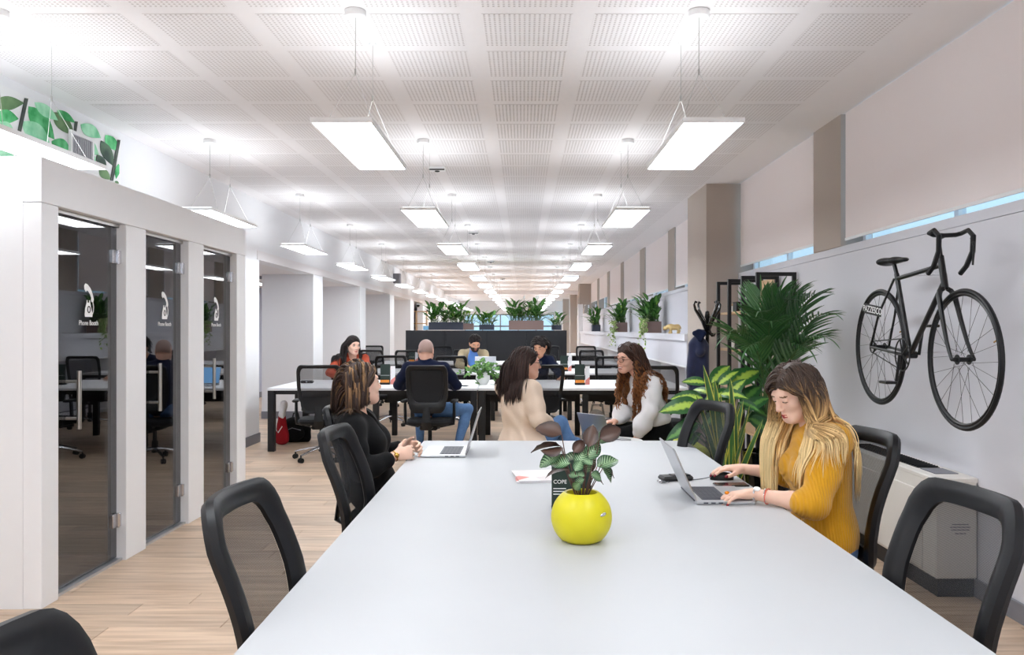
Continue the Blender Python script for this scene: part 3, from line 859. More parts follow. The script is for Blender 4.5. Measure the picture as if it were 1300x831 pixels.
# ================================================================ desk benches
def make_bench():
    root = thing('desk_bench', 'x', 'desk')
    w, d = 2.53, 1.68
    for s in (-1, 1):
        mb = MB(); mb.box((0, s * (d / 4 + .004), ZT - .015), (w, d / 2 - .008, .03), ch=.002); mb.build('desktop', M['laminate'], root)
        mb = MB(); mb.box((0, s * (d / 2 - .08), ZT - .055), (w - .16, .04, .05)); mb.build('frame_rail', M['blackm'], root)
    for sx in (-1, 1):
        for sy in (-1, 1):
            mb = MB(); mb.box((sx * (w / 2 - .045), sy * (d / 2 - .045), (ZT - .03) / 2), (.08, .08, ZT - .03), ch=.003); mb.build('leg', M['blackm'], root)
        mb = MB(); mb.box((sx * (w / 2 - .045), 0, ZT - .055), (.06, d - .17, .05)); mb.build('end_rail', M['blackm'], root)
    for sx in (-1, 1):
        mb = MB(); mb.box((sx * .6, -.02, .63), (1.1, .03, .19)); mb.build('modesty_panel', M['blackm'], root)
        mb = MB(); mb.box((.03, sx * (d / 2 - .1), .34), (.07, .07, .68), ch=.003); mb.build('leg', M['blackm'], root)
        mb = MB(); mb.box((sx * .62, 0, .70), (1.0, .3, .03)); mb.build('cable_tray', M['blackm'], root)
    mb = MB(); mb.box((.03, 0, .7), (.05, d - .3, .05)); mb.build('middle_rail', M['blackm'], root)
    return root
B0 = make_bench(); ub = False
rn = ['first desk row behind the big table', 'second desk row', 'third desk row']
for ri, (a, b) in enumerate((DA, DB, DC)):
    for k, xc in enumerate((-1.815, .725)):
        o = B0 if not ub else copy_tree(B0); ub = True
        o.location = (xc, (a + b) / 2, 0)
        o['label'] = 'white bench desk, %s, %s half' % (rn[ri], 'window-side' if k else 'booth-side'); o['group'] = 'white bench desks'
# further row past the cabinets, by the ledge
o = copy_tree(B0); o.location = (.85, 24.2, 0); o['label'] = 'white bench desk far beyond the dark cabinets'; o['group'] = 'white bench desks'

# ================================================================ dark cabinets across the hall with planters on top
M['cab'] = mat('anthracite_cabinet', (27, 29, 35), .6, noise=.04)
CY = 20.5; cw = .985; CT = 1.447
for k in range(4):
    x = -2.87 + cw * (k + .5)
    rt = thing('storage_cabinet', 'tall anthracite storage cabinet, %s of four from the white pillars' % ordn[k], 'cabinet', (x, CY + .23, 0), group='anthracite cabinets')
    mb = MB(); mb.box((0, 0, CT / 2), (cw - .002, .44, CT)); mb.build('body', M['cab'], rt)
    mb = MB(); mb.box((0, -.23, CT / 2 + .01), (cw - .016, .018, CT - .03)); mb.build('back_panel', M['cab'], rt)

# ================================================================ long ledge unit under the windows
rt = thing('ledge_unit', 'long white ledge unit with open compartments under the far windows', 'shelf', (2.3, 20, 0))
y0, y1 = 10.86, 31.0
def lp(name, c, d, m): mb = MB(); mb.box((c[0] - 2.3, c[1] - 20, c[2]), d); return mb.build(name, m, rt)
lp('top_board', (2.29, (y0 + y1) / 2, 1.365), (.40, y1 - y0, .09), M['wallr'])
n = 9; L_ = (y1 - y0) / n
for k in range(n): lp('fascia_panel', (2.128, y0 + (k + .5) * L_, 1.155), (.02, L_ - .006, .325), M['wallr'])
for k in range(n + 2): lp('divider', (2.3, y0 + .03 + k * (y1 - y0 - .06) / (n + 1), .61), (.36, .03, 1.2), M['wall'])
lp('bottom_board', (2.3, (y0 + y1) / 2, .06), (.36, y1 - y0, .05), M['wall'])
lp('shelf_board', (2.3, (y0 + y1) / 2, .98), (.36, y1 - y0, .02), M['wall'])

# ================================================================ fan coil heater
M['cream'] = mat('cream_metal', (226, 222, 216), .5, noise=.015)
rt = thing('fan_coil_heater', 'cream metal heater cabinet on the floor against the grey wall under the bicycle', 'heater', (2.37, 5.32, 0))
hx0, hx1, hy0, hy1, hz = -.105, .125, -.72, .72, .655
mb = MB(); mb.box(((hx0 + hx1) / 2, 0, (.1 + hz - .02) / 2), (hx1 - hx0, hy1 - hy0 - .01, hz - .12), ch=.008); mb.build('housing', M['cream'], rt)
mb = MB(); mb.box(((hx0 + hx1) / 2, 0, hz - .015), (hx1 - hx0 + .006, hy1 - hy0, .03), ch=.006); mb.build('top_cover', M['cream'], rt)
mb = MB(); mb.box((hx0 - .004, 0, .34), (.012, hy1 - hy0 - .3, .44), ch=.003); mb.build('front_panel', M['cream'], rt)
mb = MB(); mb.box((.01, 0, .05), (.2, hy1 - hy0 - .03, .1)); mb.build('plinth', M['blackm'], rt)
gr = MB(); gr.box((.02, .12, hz + .001), (.13, 1.0, .004)); g = gr.build('air_grille', M['black'], rt)
sl = MB(); sl.box((0, 0, 0), (.126, .006, .008)); slm = sl.mesh('slat', M['black'])
for k in range(30): link('slat', slm, g, loc=(.02, -.36 + k * .033, hz + .006))
mb = MB(); mb.box((.02, -.5, hz + .002), (.13, .18, .005)); mb.build('control_flap', M['skirt'], rt)
mb = MB()
for k, (w, z) in enumerate([(.09, .40), (.11, .385), (.1, .37), (.06, .35)]): mb.box((.03, hy0 + .004, z), (w, .002, .005))
mb.build('rating_print', M['skirt'], rt)
# ================================================================ bodies as one smooth surface grown from a distance field
class SDF:
    def __init__(s): s.P = []
    def cone(s, a, b, ra, rb, k=.02, flat=None, op='+'):
        s.P.append(('c', np.array(a, float), np.array(b, float), ra, rb, k, flat, op)); return s
    def ell(s, c, r, R=None, k=.02, op='+'):
        R = np.eye(3) if R is None else np.array(R, float)      # columns = axes
        s.P.append(('e', np.array(c, float), np.array(r, float), R, None, k, None, op)); return s
    def ev(s, prim, X):
        t = prim[0]
        if t == 'c':
            _, a, b, ra, rb, k, flat, op = prim
            q = X - a; d = b - a
            if flat is not None:
                n, f = flat; n = np.array(n, float)
                q = q + n * ((q @ n) * (1 / f - 1))[..., None]; d = d + n * ((d @ n) * (1 / f - 1))
            dd = d @ d
            tt = np.clip((q @ d) / dd, 0, 1) if dd > 1e-12 else np.zeros(q.shape[:-1])
            w = q - tt[..., None] * d
            dist = np.sqrt((w * w).sum(-1)) - (ra + (rb - ra) * tt)
            if flat is not None: dist = dist * min(1, flat[1] ** .5)
            return dist
        _, c, r, R, _, k, _, op = prim
        p = (X - c) @ R
        k0 = np.sqrt(((p / r) ** 2).sum(-1)); k1 = np.sqrt(((p / r ** 2) ** 2).sum(-1)) + 1e-9
        return k0 * (k0 - 1) / k1
    def bounds(s, prim):
        if prim[0] == 'c':
            a, b, r = prim[1], prim[2], max(prim[3], prim[4]); 
            return np.minimum(a, b) - r, np.maximum(a, b) + r
        c, r, R = prim[1], prim[2], prim[3]
        e = np.sqrt(((R * r) ** 2).sum(1)); return c - e, c + e
    @staticmethod
    def comb(d0, d1, k, op):
        if op == '+':
            h = np.maximum(k - np.abs(d0 - d1), 0) / k; return np.minimum(d0, d1) - h * h * k * .25
        if op == 'x': return np.maximum(d0, d1)
        d1 = -d1
        h = np.maximum(k - np.abs(d0 - d1), 0) / k; return np.maximum(d0, d1) + h * h * k * .25
    def value(s, X):
        D = np.full(X.shape[:-1], 1.0)
        for p in s.P: D = s.comb(D, s.ev(p, X), p[5], p[7])
        return D
    def mesh(s, h, noise=None):
        lo = np.min([s.bounds(p)[0] for p in s.P if p[7] == '+'], 0) - 4 * h
        hi = np.max([s.bounds(p)[1] for p in s.P if p[7] == '+'], 0) + 4 * h
        n = np.ceil((hi - lo) / h).astype(int) + 1
        ax = [lo[i] + h * np.arange(n[i]) for i in range(3)]
        D = np.full(n, 1.0, np.float32)
        for p in s.P:
            a, b = s.bounds(p); m = p[5] + 3 * h
            i0 = np.clip(np.floor((a - m - lo) / h).astype(int), 0, n); i1 = np.clip(np.ceil((b + m - lo) / h).astype(int) + 1, 0, n)
            if (i1 <= i0).any(): continue
            sl = tuple(slice(i0[i], i1[i]) for i in range(3))
            X = np.stack(np.meshgrid(*[ax[i][sl[i]] for i in range(3)], indexing='ij'), -1)
            D[sl] = s.comb(D[sl], s.ev(p, X), p[5], p[7])
        if noise is not None:
            near = np.argwhere(np.abs(D) < .03)
            X = lo + near * h
            D[tuple(near.T)] += noise(X)
        return surface_nets(D, lo, h)

def surface_nets(D, o, h):
    S = D < 0
    def cr(a, dx, dy, dz):
        nx, ny, nz = a.shape
        return a[dx:nx - 1 + dx, dy:ny - 1 + dy, dz:nz - 1 + dz]
    cs = [(i, j, k) for i in (0, 1) for j in (0, 1) for k in (0, 1)]
    cnt = np.zeros(tuple(np.array(D.shape) - 1), np.int8)
    for c in cs: cnt += cr(S, *c)
    mask = (cnt > 0) & (cnt < 8)
    idx = np.argwhere(mask)
    vals = [D[tuple((idx + c).T)].astype(float) for c in cs]
    acc = np.zeros((len(idx), 3)); num = np.zeros(len(idx))
    for a in range(8):
        for b in range(a + 1, 8):
            if sum(x != y for x, y in zip(cs[a], cs[b])) != 1: continue
            va, vb = vals[a], vals[b]; x = (va < 0) != (vb < 0)
            t = np.where(x, va / np.where(x, va - vb, 1), 0)
            p = np.array(cs[a]) + t[:, None] * (np.array(cs[b]) - np.array(cs[a]))
            acc += p * x[:, None]; num += x
    verts = o + h * (idx + acc / num[:, None])
    vid = np.full(mask.shape, -1, np.int64); vid[mask] = np.arange(len(idx))
    quads = []
    for ax in range(3):
        sl0 = [slice(1, -1)] * 3; sl1 = [slice(1, -1)] * 3
        sl0[ax] = slice(0, -1); sl1[ax] = slice(1, None)
        d = S[tuple(sl0)] != S[tuple(sl1)]
        e = np.argwhere(d)
        off = np.ones(3, int); off[ax] = 0
        e = e + off
        ins = S[tuple(e.T)]
        u, v = (ax + 1) % 3, (ax + 2) % 3
        U = np.zeros(3, int); U[u] = 1; W = np.zeros(3, int); W[v] = 1
        q = np.stack([vid[tuple((e - U - W).T)], vid[tuple((e - W).T)], vid[tuple(e.T)], vid[tuple((e - U).T)]], 1)
        q[~ins] = q[~ins][:, ::-1]
        quads.append(q)
    return verts, np.concatenate(quads)

def np_mesh(name, verts, quads, mats, midx=None, cols=None, smooth=True):
    me = bpy.data.meshes.new(name)
    nq, w = quads.shape
    me.vertices.add(len(verts)); me.vertices.foreach_set('co', np.ascontiguousarray(verts, np.float32).ravel())
    me.loops.add(nq * w); me.loops.foreach_set('vertex_index', np.ascontiguousarray(quads, np.int32).ravel())
    me.polygons.add(nq); me.polygons.foreach_set('loop_start', np.arange(0, nq * w, w, dtype=np.int32))
    try: me.polygons.foreach_set('loop_total', np.full(nq, w, np.int32))
    except Exception: pass
    for m in mats: me.materials.append(m)
    if midx is not None: me.polygons.foreach_set('material_index', midx.astype(np.int32))
    me.polygons.foreach_set('use_smooth', np.full(nq, smooth, bool))
    if cols is not None:
        a = me.color_attributes.new('Col', 'FLOAT_COLOR', 'POINT')
        c4 = np.ones((len(verts), 4), np.float32); c4[:, :3] = cols
        a.data.foreach_set('color', c4.ravel())
    me.update(calc_edges=True); me.validate()
    return me

def nz(v): v = np.array(v, float); return v / np.linalg.norm(v)
A_ = lambda *a: np.array(a, float)
def lin(*c): return np.array(srgb(*c)[:3])

# ---------------------------------------------------------------- hand
def hand_prims(S, w, d, n, side, curl=.35, spread=1.0, sc=1.0, thumb=None, tips=None, curls=None):
    """w wrist, d toward the fingers, n palm normal; side: lateral direction of the thumb"""
    d = nz(d); n = nz(n - d * (n @ d)); l = nz(side - d * (side @ d) - n * (side @ n))
    S.cone(w - d * .01, w + d * .03 * sc, .0235 * sc, .026 * sc, .02, (n, .72))
    S.cone(w + d * .03 * sc + l * .012 * sc, w + d * .082 * sc + l * .021 * sc, .024 * sc, .0185 * sc, .015, (n, .66))
    S.cone(w + d * .03 * sc - l * .010 * sc, w + d * .076 * sc - l * .024 * sc, .024 * sc, .0175 * sc, .015, (n, .66))
    S.cone(w + d * .03 * sc, w + d * .084 * sc, .024 * sc, .019 * sc, .015, (n, .66))
    for i, (off, L, fan) in enumerate([(.030, .94, .10), (.010, 1.04, .02), (-.011, .97, -.06), (-.030, .77, -.15)]):
        p = w + d * (.084 - .004 * abs(i - 1)) * sc + l * off * sc
        base = nz(d + l * fan * spread)
        c = curl if curls is None else curls[i]
        ang = 0.0; r = .0088 * sc if i < 3 else .0078 * sc
        for L0, m in ((.044, .8), (.027, 1.15), (.022, .8)):
            ang += c * m
            q = p + (base * math.cos(ang) + n * math.sin(ang)) * L0 * L * sc
            S.cone(p, q, r, r * .88, .006); p = q; r *= .9
        if tips is not None: tips.append(p)
    tb = w + d * .022 * sc + l * .022 * sc + n * .006
    td = nz(d * .62 + l * .70 + n * .35) if thumb is None else nz(thumb)
    t1 = tb + td * .042 * sc; td2 = nz(td + d * .45); t2 = t1 + td2 * .032 * sc; t3 = t2 + nz(td2 + d * .25) * .024 * sc
    S.cone(tb, t1, .0145 * sc, .0105 * sc, .015); S.cone(t1, t2, .0105 * sc, .0092 * sc, .006); S.cone(t2, t3, .0092 * sc, .0078 * sc, .006)
    if tips is not None: tips.append(t3)

# ---------------------------------------------------------------- head
def head_frame(hf, up=(0, 0, 1), roll=0.0):
    f = nz(hf); r = nz(np.cross(f, A_(*up))); u = np.cross(r, f)
    if roll: r, u = r * math.cos(roll) + u * math.sin(roll), u * math.cos(roll) - r * math.sin(roll)
    return np.stack([r, f, u], 1)      # columns x right, y forward, z up

def head_prims(S, c, R, sc=1.0, male=False, smile=0.0, beard=False):
    T = lambda *p: c + R @ (A_(*p) * sc)
    E = lambda p, r, k=.015, op='+': S.ell(T(*p), A_(*r) * sc, R, k * sc, op)
    K = lambda a, b, ra, rb, k=.012, op='+', flat=None: S.cone(T(*a), T(*b), ra * sc, rb * sc, k * sc, flat, op)
    E((0, -.014, .034), (.076, .096, .088))
    E((0, .034, -.022), (.057 if not male else .060, .056, .084), .03)
    w = .034 if male else .027
    E((0, .061, -.089), (w, .028, .023), .03)
    for s in (-1, 1):
        K((s * (.056 if male else .050), .004, -.048), (s * (w * .75), .060, -.088), .021 if male else .018, .018 if male else .016, .03)
        E((s * .037, .056, -.022), (.023, .023, .020), .02)
        if smile: E((s * .036, .068, -.036), (.017, .014, .013), .014)
    K((-.034, .078, .026), (.034, .078, .026), .0115, .0115, .02)
    for s in (-1, 1):
        E((s * .031, .098, .004), (.0165, .0135, .0105), .012, '-')
        E((s * .031, .0785, .003), (.0135, .0125, .0115), .004)
        K((s * .019, .087, .010), (s * .043, .083, .009), .0045, .0045, .006)      # upper lid
    K((0, .087, .016), (0, .108, -.026), .0078, .0108, .012)
    E((0, .108, -.029), (.0105, .0095, .0085), .006)
    for s in (-1, 1): E((s * .0105, .099, -.032), (.0075, .009, .0065), .006)
    K((-.016 - smile * .007, .085, -.0585 + smile * .005), (0, .0935, -.0605), .0042, .0066, .006); K((.016 + smile * .007, .085, -.0585 + smile * .005), (0, .0935, -.0605), .0042, .0066, .006)
    K((-.015 - smile * .005, .0845, -.0655 - smile * .002), (0, .0905, -.0705 - smile * .003), .0042, .0076, .006); K((.015 + smile * .005, .0845, -.0655 - smile * .002), (0, .0905, -.0705 - smile * .003), .0042, .0076, .006)
    for s in (-1, 1):
        E((s * .077, -.012, -.004), (.008, .019, .031), .006)
        E((s * .083, -.004, -.002), (.005, .010, .018), .004, '-')

def face_mats(V, Q, c, R, sc, opts):
    """material slot of each face: 0 skin, 1 lips, 2 eye white, 3 iris or lash line, 4 brow, 5 teeth, 6 beard or stubble"""
    m = np.zeros(len(Q), int)
    C = V[Q].mean(1); p = ((C - c) @ R) / sc
    near = (np.abs(p) < .14).all(1)
    x, y, z = p.T; ax = np.abs(x)
    def el(cx, cy, cz, rx, ry, rz): return near & (((ax - cx) / rx) ** 2 + ((y - cy) / ry) ** 2 + ((z - cz) / rz) ** 2 < 1)
    sm = opts.get('smile', 0)
    if opts.get('beard'):
        m[near & (y > .005) & (z < -.032 - .25 * np.maximum(0, .03 - y)) & (z > -.125) & ~((ax < .02) & (z > -.046))] = 6
    if opts.get('bald'):
        m[near & (z > -.02) & (((y < .045) & (z < .075)) | (z > .045)) & (ax < .085) & (y < .06) & ~((ax > .0735) & (z < .04))] = 6
    m[el(0, .090, -.0605, .020 + .006 * sm, .02, .0046)] = 1; m[el(0, .088, -.0705 - .003 * sm, .018 + .006 * sm, .02, .0052)] = 1
    if sm: m[near & (ax < .0185) & (y > .07) & (z < -.0615) & (z > -.0695) & (z < -.0615 + ax * .15)] = 5
    if opts.get('closed'):
        m[el(.031, .09, -.0005, .016, .02, .0032)] = 3
    else:
        m[el(.031, .092, .002, .0125, .02, .0048)] = 2; m[el(.030, .095, .0025, .0055, .02, .0055)] = 3
        m[el(.032, .088, .0078, .0155, .02, .0028)] = 3
    m[el(.033, .088, .0245 - 0, .019, .022, .0042)] = 4
    return m

SK = {}
def skin(name, rgb, spec=.4):
    m = mat('skin_' + name, rgb, .48, noise=.035, nscale=25, spec=spec)
    b = m.node_tree.nodes['Principled BSDF']
    b.inputs['Subsurface Weight'].default_value = .08
    b.inputs['Subsurface Radius'].default_value = (.012, .005, .003)
    return m
M['eyew'] = mat('eye_white', (232, 228, 224), .25, noise=0); M['iris'] = mat('dark_iris_and_lash', (46, 32, 28), .3, noise=0); M['teeth'] = mat('teeth', (238, 234, 226), .3, noise=0)

def wrinkle(seed, amp, fr=1.0):
    Rr = np.random.RandomState(seed)
    W = Rr.normal(0, 1, (6, 3)) * np.array([16, 16, 22]) * fr; ph = Rr.uniform(0, 6.28, 6)
    def f(X):
        o = 0
        for w, p in zip(W, ph): o = o + np.sin(X @ w + p + 1.3 * np.sin(X @ (w[::-1] * .4) + p))
        return (o / 6 * amp).astype(np.float32)
    return f

# ---------------------------------------------------------------- hair as many flattened strands over a cap
def hair_mesh(name, c, R, sc, coll, seed, n, length, m, colf, part=0.0, zcut=None, width=.006, vol=.012, wave=0.0, wl=.07, back=.25, side=.75, cap=True, hair_line=.058, lift=1.0, step=.016, stiff=.72, pull=0.35, inset=0.0, capvox=.006, sweep=None, sweepk=.55, slide=None, zs=None):
    rs = np.random.RandomState(seed)
    ctr = A_(0, -.014, .034); rad = A_(.079, .099, .091)
    D = []
    while len(D) < n:
        v = rs.normal(0, 1, (n * 4, 3)); v /= np.linalg.norm(v, axis=1)[:, None]
        p = ctr + v * rad
        fl = hair_line + .02 * np.minimum(1, np.abs(p[:, 0]) / .06)           # hairline height over the forehead
        ok = ~((p[:, 1] > .018) & (p[:, 2] < fl + (p[:, 1] - .06) * -.15)) & (p[:, 2] > -.055) & ~((np.abs(p[:, 0]) > .05) & (p[:, 2] < .02) & (p[:, 1] > -.02))
        D += list(p[ok])
    P0 = np.array(D[:n])
    px = P0[:, 0] - part
    sgn = np.sign(px + 1e-6)
    d = np.stack([sgn * side, np.full(n, -back), np.full(n, .12)], 1)
    d[:, 1] -= np.maximum(0, -P0[:, 1] * 3)
    nrm = (P0 - ctr) / rad ** 2; nrm /= np.linalg.norm(nrm, axis=1)[:, None]
    d -= nrm * (d * nrm).sum(1)[:, None]; d += nrm * .25 * lift; d /= np.linalg.norm(d, axis=1)[:, None]
    Pw = c + (P0 * sc) @ R.T; dw = d @ R.T
    layer = rs.uniform(0, 1, n)
    Ls = length * rs.uniform(.88, 1.06, n)
    T = int(length * 1.08 / step) + 1
    path = [Pw.copy()]; g = A_(0, 0, -1); dirs = dw.copy(); cur = Pw.copy(); trav = np.zeros(n); alive = np.ones(n)
    ph = rs.uniform(0, 6.28, n)
    alive_hist = [np.ones(n)]
    for t in range(T):
        dirs = stiff * dirs + (1 - stiff) * g * pull * 3
        dirs /= np.linalg.norm(dirs, axis=1)[:, None]
        s_ = step * alive * np.clip((Ls - trav) / step, 0, 1)
        if slide is not None:
            fb = np.where(P0[:, 1] > slide[1], 1.0, -1.0)
            kz = np.clip((zs - cur[:, 2]) / .06, 0, 1) * (cur[:, 2] > zs - .22)
            dirs = dirs + slide[0][None, :] * (fb * kz * .22)[:, None]
            dirs /= np.linalg.norm(dirs, axis=1)[:, None]
        if sweep is not None:                       # brushed back from the face, front strands first
            lp = ((cur - c) @ R) / sc
            k = np.clip((lp[:, 1] - sweep) / .03, 0, 1) * (lp[:, 2] < .085) * (lp[:, 2] > -.13)
            dirs = dirs - (R[:, 1] * sweepk)[None, :] * k[:, None] + (R[:, 0] * .25)[None, :] * (sgn * k)[:, None]
            dirs /= np.linalg.norm(dirs, axis=1)[:, None]
        nxt = cur + dirs * s_[:, None]
        off = .003 + vol * layer
        for it in range(2):
            v = coll(nxt); bad = (off - v)
            b = bad > 0
            if not b.any(): break
            X = nxt[b]; e = .003
            G = np.stack([coll(X + A_(e, 0, 0)) - coll(X - A_(e, 0, 0)), coll(X + A_(0, e, 0)) - coll(X - A_(0, e, 0)), coll(X + A_(0, 0, e)) - coll(X - A_(0, 0, e))], 1)
            G /= np.linalg.norm(G, axis=1)[:, None] + 1e-9
            nxt[b] += G * bad[b][:, None]
        mv = nxt - cur; ln = np.linalg.norm(mv, axis=1); okk = ln > 1e-5
        dirs[okk] = .5 * dirs[okk] + .5 * mv[okk] / ln[okk][:, None]
        trav += s_
        if zcut is not None:
            alive = alive * (nxt[:, 2] > zcut + P0[:, 1] * .45 + .02 * rs.uniform(-.5, .5, n))
        cur = np.where((s_ > 0)[:, None], nxt, cur)
        path.append(cur.copy()); alive_hist.append((s_ > 0).astype(float))
    Pth = np.stack(path, 1)                                   # n,T+1,3
    K_ = Pth.shape[1]
    if wave:
        tt = np.arange(K_)[None, :] * step
        amp = wave * np.clip((tt - .07) / .12, 0, 1)
        grp = (np.round(ph * 2) / 2)
        w = 2 * PI * tt / wl + grp[:, None] * 3
        hor1 = A_(1, 0, 0); hor2 = A_(0, 1, 0)
        Pth = Pth + amp[..., None] * (np.cos(w)[..., None] * hor1 + np.sin(w)[..., None] * hor2)
    tan = np.gradient(Pth, axis=1); tl = np.linalg.norm(tan, axis=2, keepdims=True); tan = tan / np.maximum(tl, 1e-6)
    out = Pth - (c + R @ (ctr * sc)); out -= tan * (out * tan).sum(2, keepdims=True); out /= np.maximum(np.linalg.norm(out, axis=2, keepdims=True), 1e-6)
    lat = np.cross(tan, out)
    tfrac = np.cumsum(np.linalg.norm(np.diff(Pth, axis=1, prepend=Pth[:, :1]), axis=2), 1); tot = np.maximum(tfrac[:, -1:], 1e-4); tfrac = tfrac / tot
    wd = width * rs.uniform(.7, 1.3, n)[:, None] * np.clip((1.02 - tfrac) * 5, .12, 1) * np.clip(.5 + tfrac * 6, 0, 1)
    th = wd * .38
    ring = [lat * wd[..., None] , out * th[..., None], -lat * wd[..., None], -out * th[..., None]]
    Vv = np.stack([Pth + r for r in ring], 2)                 # n,K,4,3
    cols = colf(Pth, tfrac, rs.uniform(0, 1, n)[:, None], layer[:, None], P0)
    Cc = np.repeat(cols[:, :, None, :], 4, 2)
    base = np.arange(n * K_ * 4).reshape(n, K_, 4)
    qs = []
    for k in range(4):
        k2 = (k + 1) % 4
        qs.append(np.stack([base[:, :-1, k], base[:, :-1, k2], base[:, 1:, k2], base[:, 1:, k]], -1).reshape(-1, 4))
    Q = np.concatenate(qs); Vf = Vv.reshape(-1, 3); Cf = Cc.reshape(-1, 3)
    if cap:
        S = SDF(); S.ell(c + R @ (A_(0, -.016, .036) * sc), A_(.0825, .1015, .0945) * sc, R, .01)
        S.ell(c + R @ (A_(0, .088, -.022) * sc), A_(.068, .066, .080) * sc, R, .008, '-')
        S.ell(c + R @ (A_(0, .02, -.12) * sc), A_(.12, .15, .07) * sc, R, .012, '-')
        cv, cq = S.mesh(capvox)
        cc = colf(cv[None], np.zeros((1, len(cv))), np.full((1, 1), .35), np.full((1, 1), .2), None)[0]
        Q = np.concatenate([Q, cq + len(Vf)]); Vf = np.concatenate([Vf, cv]); Cf = np.concatenate([Cf, cc])
    return Vf, Q, Cf
M['hair'] = vcol('hair_strands', .5, attr='Col', spec=.28)

# ---------------------------------------------------------------- whole person
def person(label, base, J, o):
    """J: joints in metres. o: looks."""
    root = thing('person', label, 'person', base)
    B = np.array(base, float)
    J = {k: (np.array(v, float) if not isinstance(v, (int, float)) else v) for k, v in J.items()}
    P, N, H = J['P'], J['N'], J['H']
    u = nz(N - P); L = np.linalg.norm(N - P)
    sr = nz(J['Sr'] - J['Sl']); pr = nz(J.get('pr', sr)); f = nz(np.cross(u, sr)); fp = nz(np.cross(u, pr))
    RT = np.stack([sr, f, nz(np.cross(sr, f))], 1); RP = np.stack([pr, fp, nz(np.cross(pr, fp))], 1)
    male = o.get('male', False); g = o.get('girth', 1.0); hs = o.get('head', .96 if not male else 1.02)
    RH = head_frame(J['hf'], roll=o.get('roll', 0))
    def torso(S, i=0.0, hem=None, loose=0.0, tuck=False):
        hw = (.165 if not male else .155) * g
        if not tuck: S.ell(P + u * .03, A_(hw + i + loose, .118 * g + i + loose * .6, .125 + i), RP, .05)
        else: S.ell(P + u * .115, A_(hw * .92 + i, .112 * g + i, .075), RP, .05)
        S.ell(P + u * L * .36, A_((.132 if not male else .15) * g + i + loose * .8, .098 * g + i + loose * .5, .15 + i), RT, .06)
        S.ell(P + u * L * .62, A_((.145 if not male else .165) * g + i + loose * .4, .108 * g + i + loose * .3, .16 + i), RT, .05)
        S.ell(P + u * L * .80 - f * .008, A_((.150 if not male else .175) * g + i, .092 * g + i, .105 + i), RT, .05)
        if not male:
            for s in (-1, 1): S.ell(P + u * L * .63 + f * .088 * g + sr * s * .068, A_(.056, .05, .056) + i, RT, .04)
        for s, k in ((1, 'Sr'), (-1, 'Sl')):
            S.cone(N - u * .055 + sr * s * .04, J[k] - u * .004, .052 + i, .050 + i, .05)
            S.cone(N + (H - N) * .05 + sr * s * .015, N - u * .035 + sr * s * .11, .036 + i * .7, .034 + i, .04)
    def arm(S, k, i=0.0, to=1.0, puff=0.0, fa=1.0):
        a, b, c_ = J['S' + k], J['E' + k], J['W' + k]; m = 1.12 if male else 1.0
        S.cone(a, a + (b - a) * .55, .050 * m + i, .044 * m + i + puff * .4, .04); S.cone(a + (b - a) * .55, b, .044 * m + i + puff * .4, .037 * m + i + puff * .3, .03)
        if to > .02:
            e = b + (c_ - b) * to
            if puff:
                md = b + (c_ - b) * to * .62
                S.cone(b, md, .038 + i + puff * .3, .040 + i + puff, .03); S.cone(md, e, .040 + i + puff, .03 + i, .03)
            else:
                md = b + (c_ - b) * min(to, .35)
                S.cone(b, md, .037 * m * fa + i, .038 * m * fa + i, .02)
                if to > .35: S.cone(md, e, .038 * m * fa + i, (.038 + (.0245 - .038) * (to - .35) / .65) * m * fa + i, .02)
    def leg(S, k, i=0.0, to=1.0):
        h = P - u * .02 + pr * (.085 if k == 'r' else -.085); kn, an = J['K' + k], J['A' + k]; m = 1.0 * g
        S.cone(h, h + (kn - h) * .5, .086 * m + i, .074 * m + i, .05); S.cone(h + (kn - h) * .5, kn, .074 * m + i, .056 * m + i, .04)
        md = kn + (an - kn) * .35
        S.cone(kn, md, .055 * m + i, .054 * m + i, .02); S.cone(md, kn + (an - kn) * to, .054 * m + i, .036 + i, .02)
    body = SDF(); tips = []
    torso(body, -.006)
    nk = H + RH @ (A_(0, -.022, -.05) * hs)
    body.cone(N - u * .02, nk, .056 if not male else .064, .050 if not male else .060, .03)
    for k in 'rl':
        arm(body, k, -.003); leg(body, k, -.008)
    body.ell(P + u * .0, A_(.1, .1, .1), RP, .05)
    for k in 'rl':
        hd, hn, ht = J['hd' + k], J['hn' + k], J['ht' + k]
        hand_prims(body, J['W' + k], hd, hn, ht, o.get('curl' + k, .35), o.get('spread', 1.0), o.get('handsc', .95 if not male else 1.05), J.get('th' + k), tips if k in o.get('nails', '') else None, o.get('curls' + k))
    for k in 'rl':
        an = J['A' + k]; ft = J.get('F' + k, an + A_(fp[0], fp[1], 0) * .16)
        body.cone(an, an + A_(0, 0, -.03), .034, .036, .02); body.cone(an + A_(0, 0, -.045), ft + A_(0, 0, -.055) * 0 + A_(0, 0, -.055), .034, .03, .02)
    head_prims(body, H, RH, hs, male, o.get('smile', 0), o.get('beard'))
    h = o.get('vox', .006)
    V_, Q_ = body.mesh(h)
    mi = face_mats(V_, Q_, H, RH, hs, o)
    mats = [o['skin'], o.get('lips', M['lipn']), M['eyew'], M['iris'], o.get('brow', M['browd']), M['teeth'], o.get('shade', M['iris']), M['nail']]
    if tips:
        C = V_[Q_].mean(1)
        for t in tips: mi[((C - t) ** 2).sum(1) < .0105 ** 2] = 7
    link('body', np_mesh('body', V_ - B, Q_, mats, mi), root)
    # garments
    i = o.get('fit', .009)
    S = SDF(); torso(S, i, loose=o.get('loose', 0.0), tuck=o.get('tuck', False))
    for k in 'rl': arm(S, k, i + o.get('sleeve_extra', .002), o.get('sleeve', .9), o.get('puff', 0))
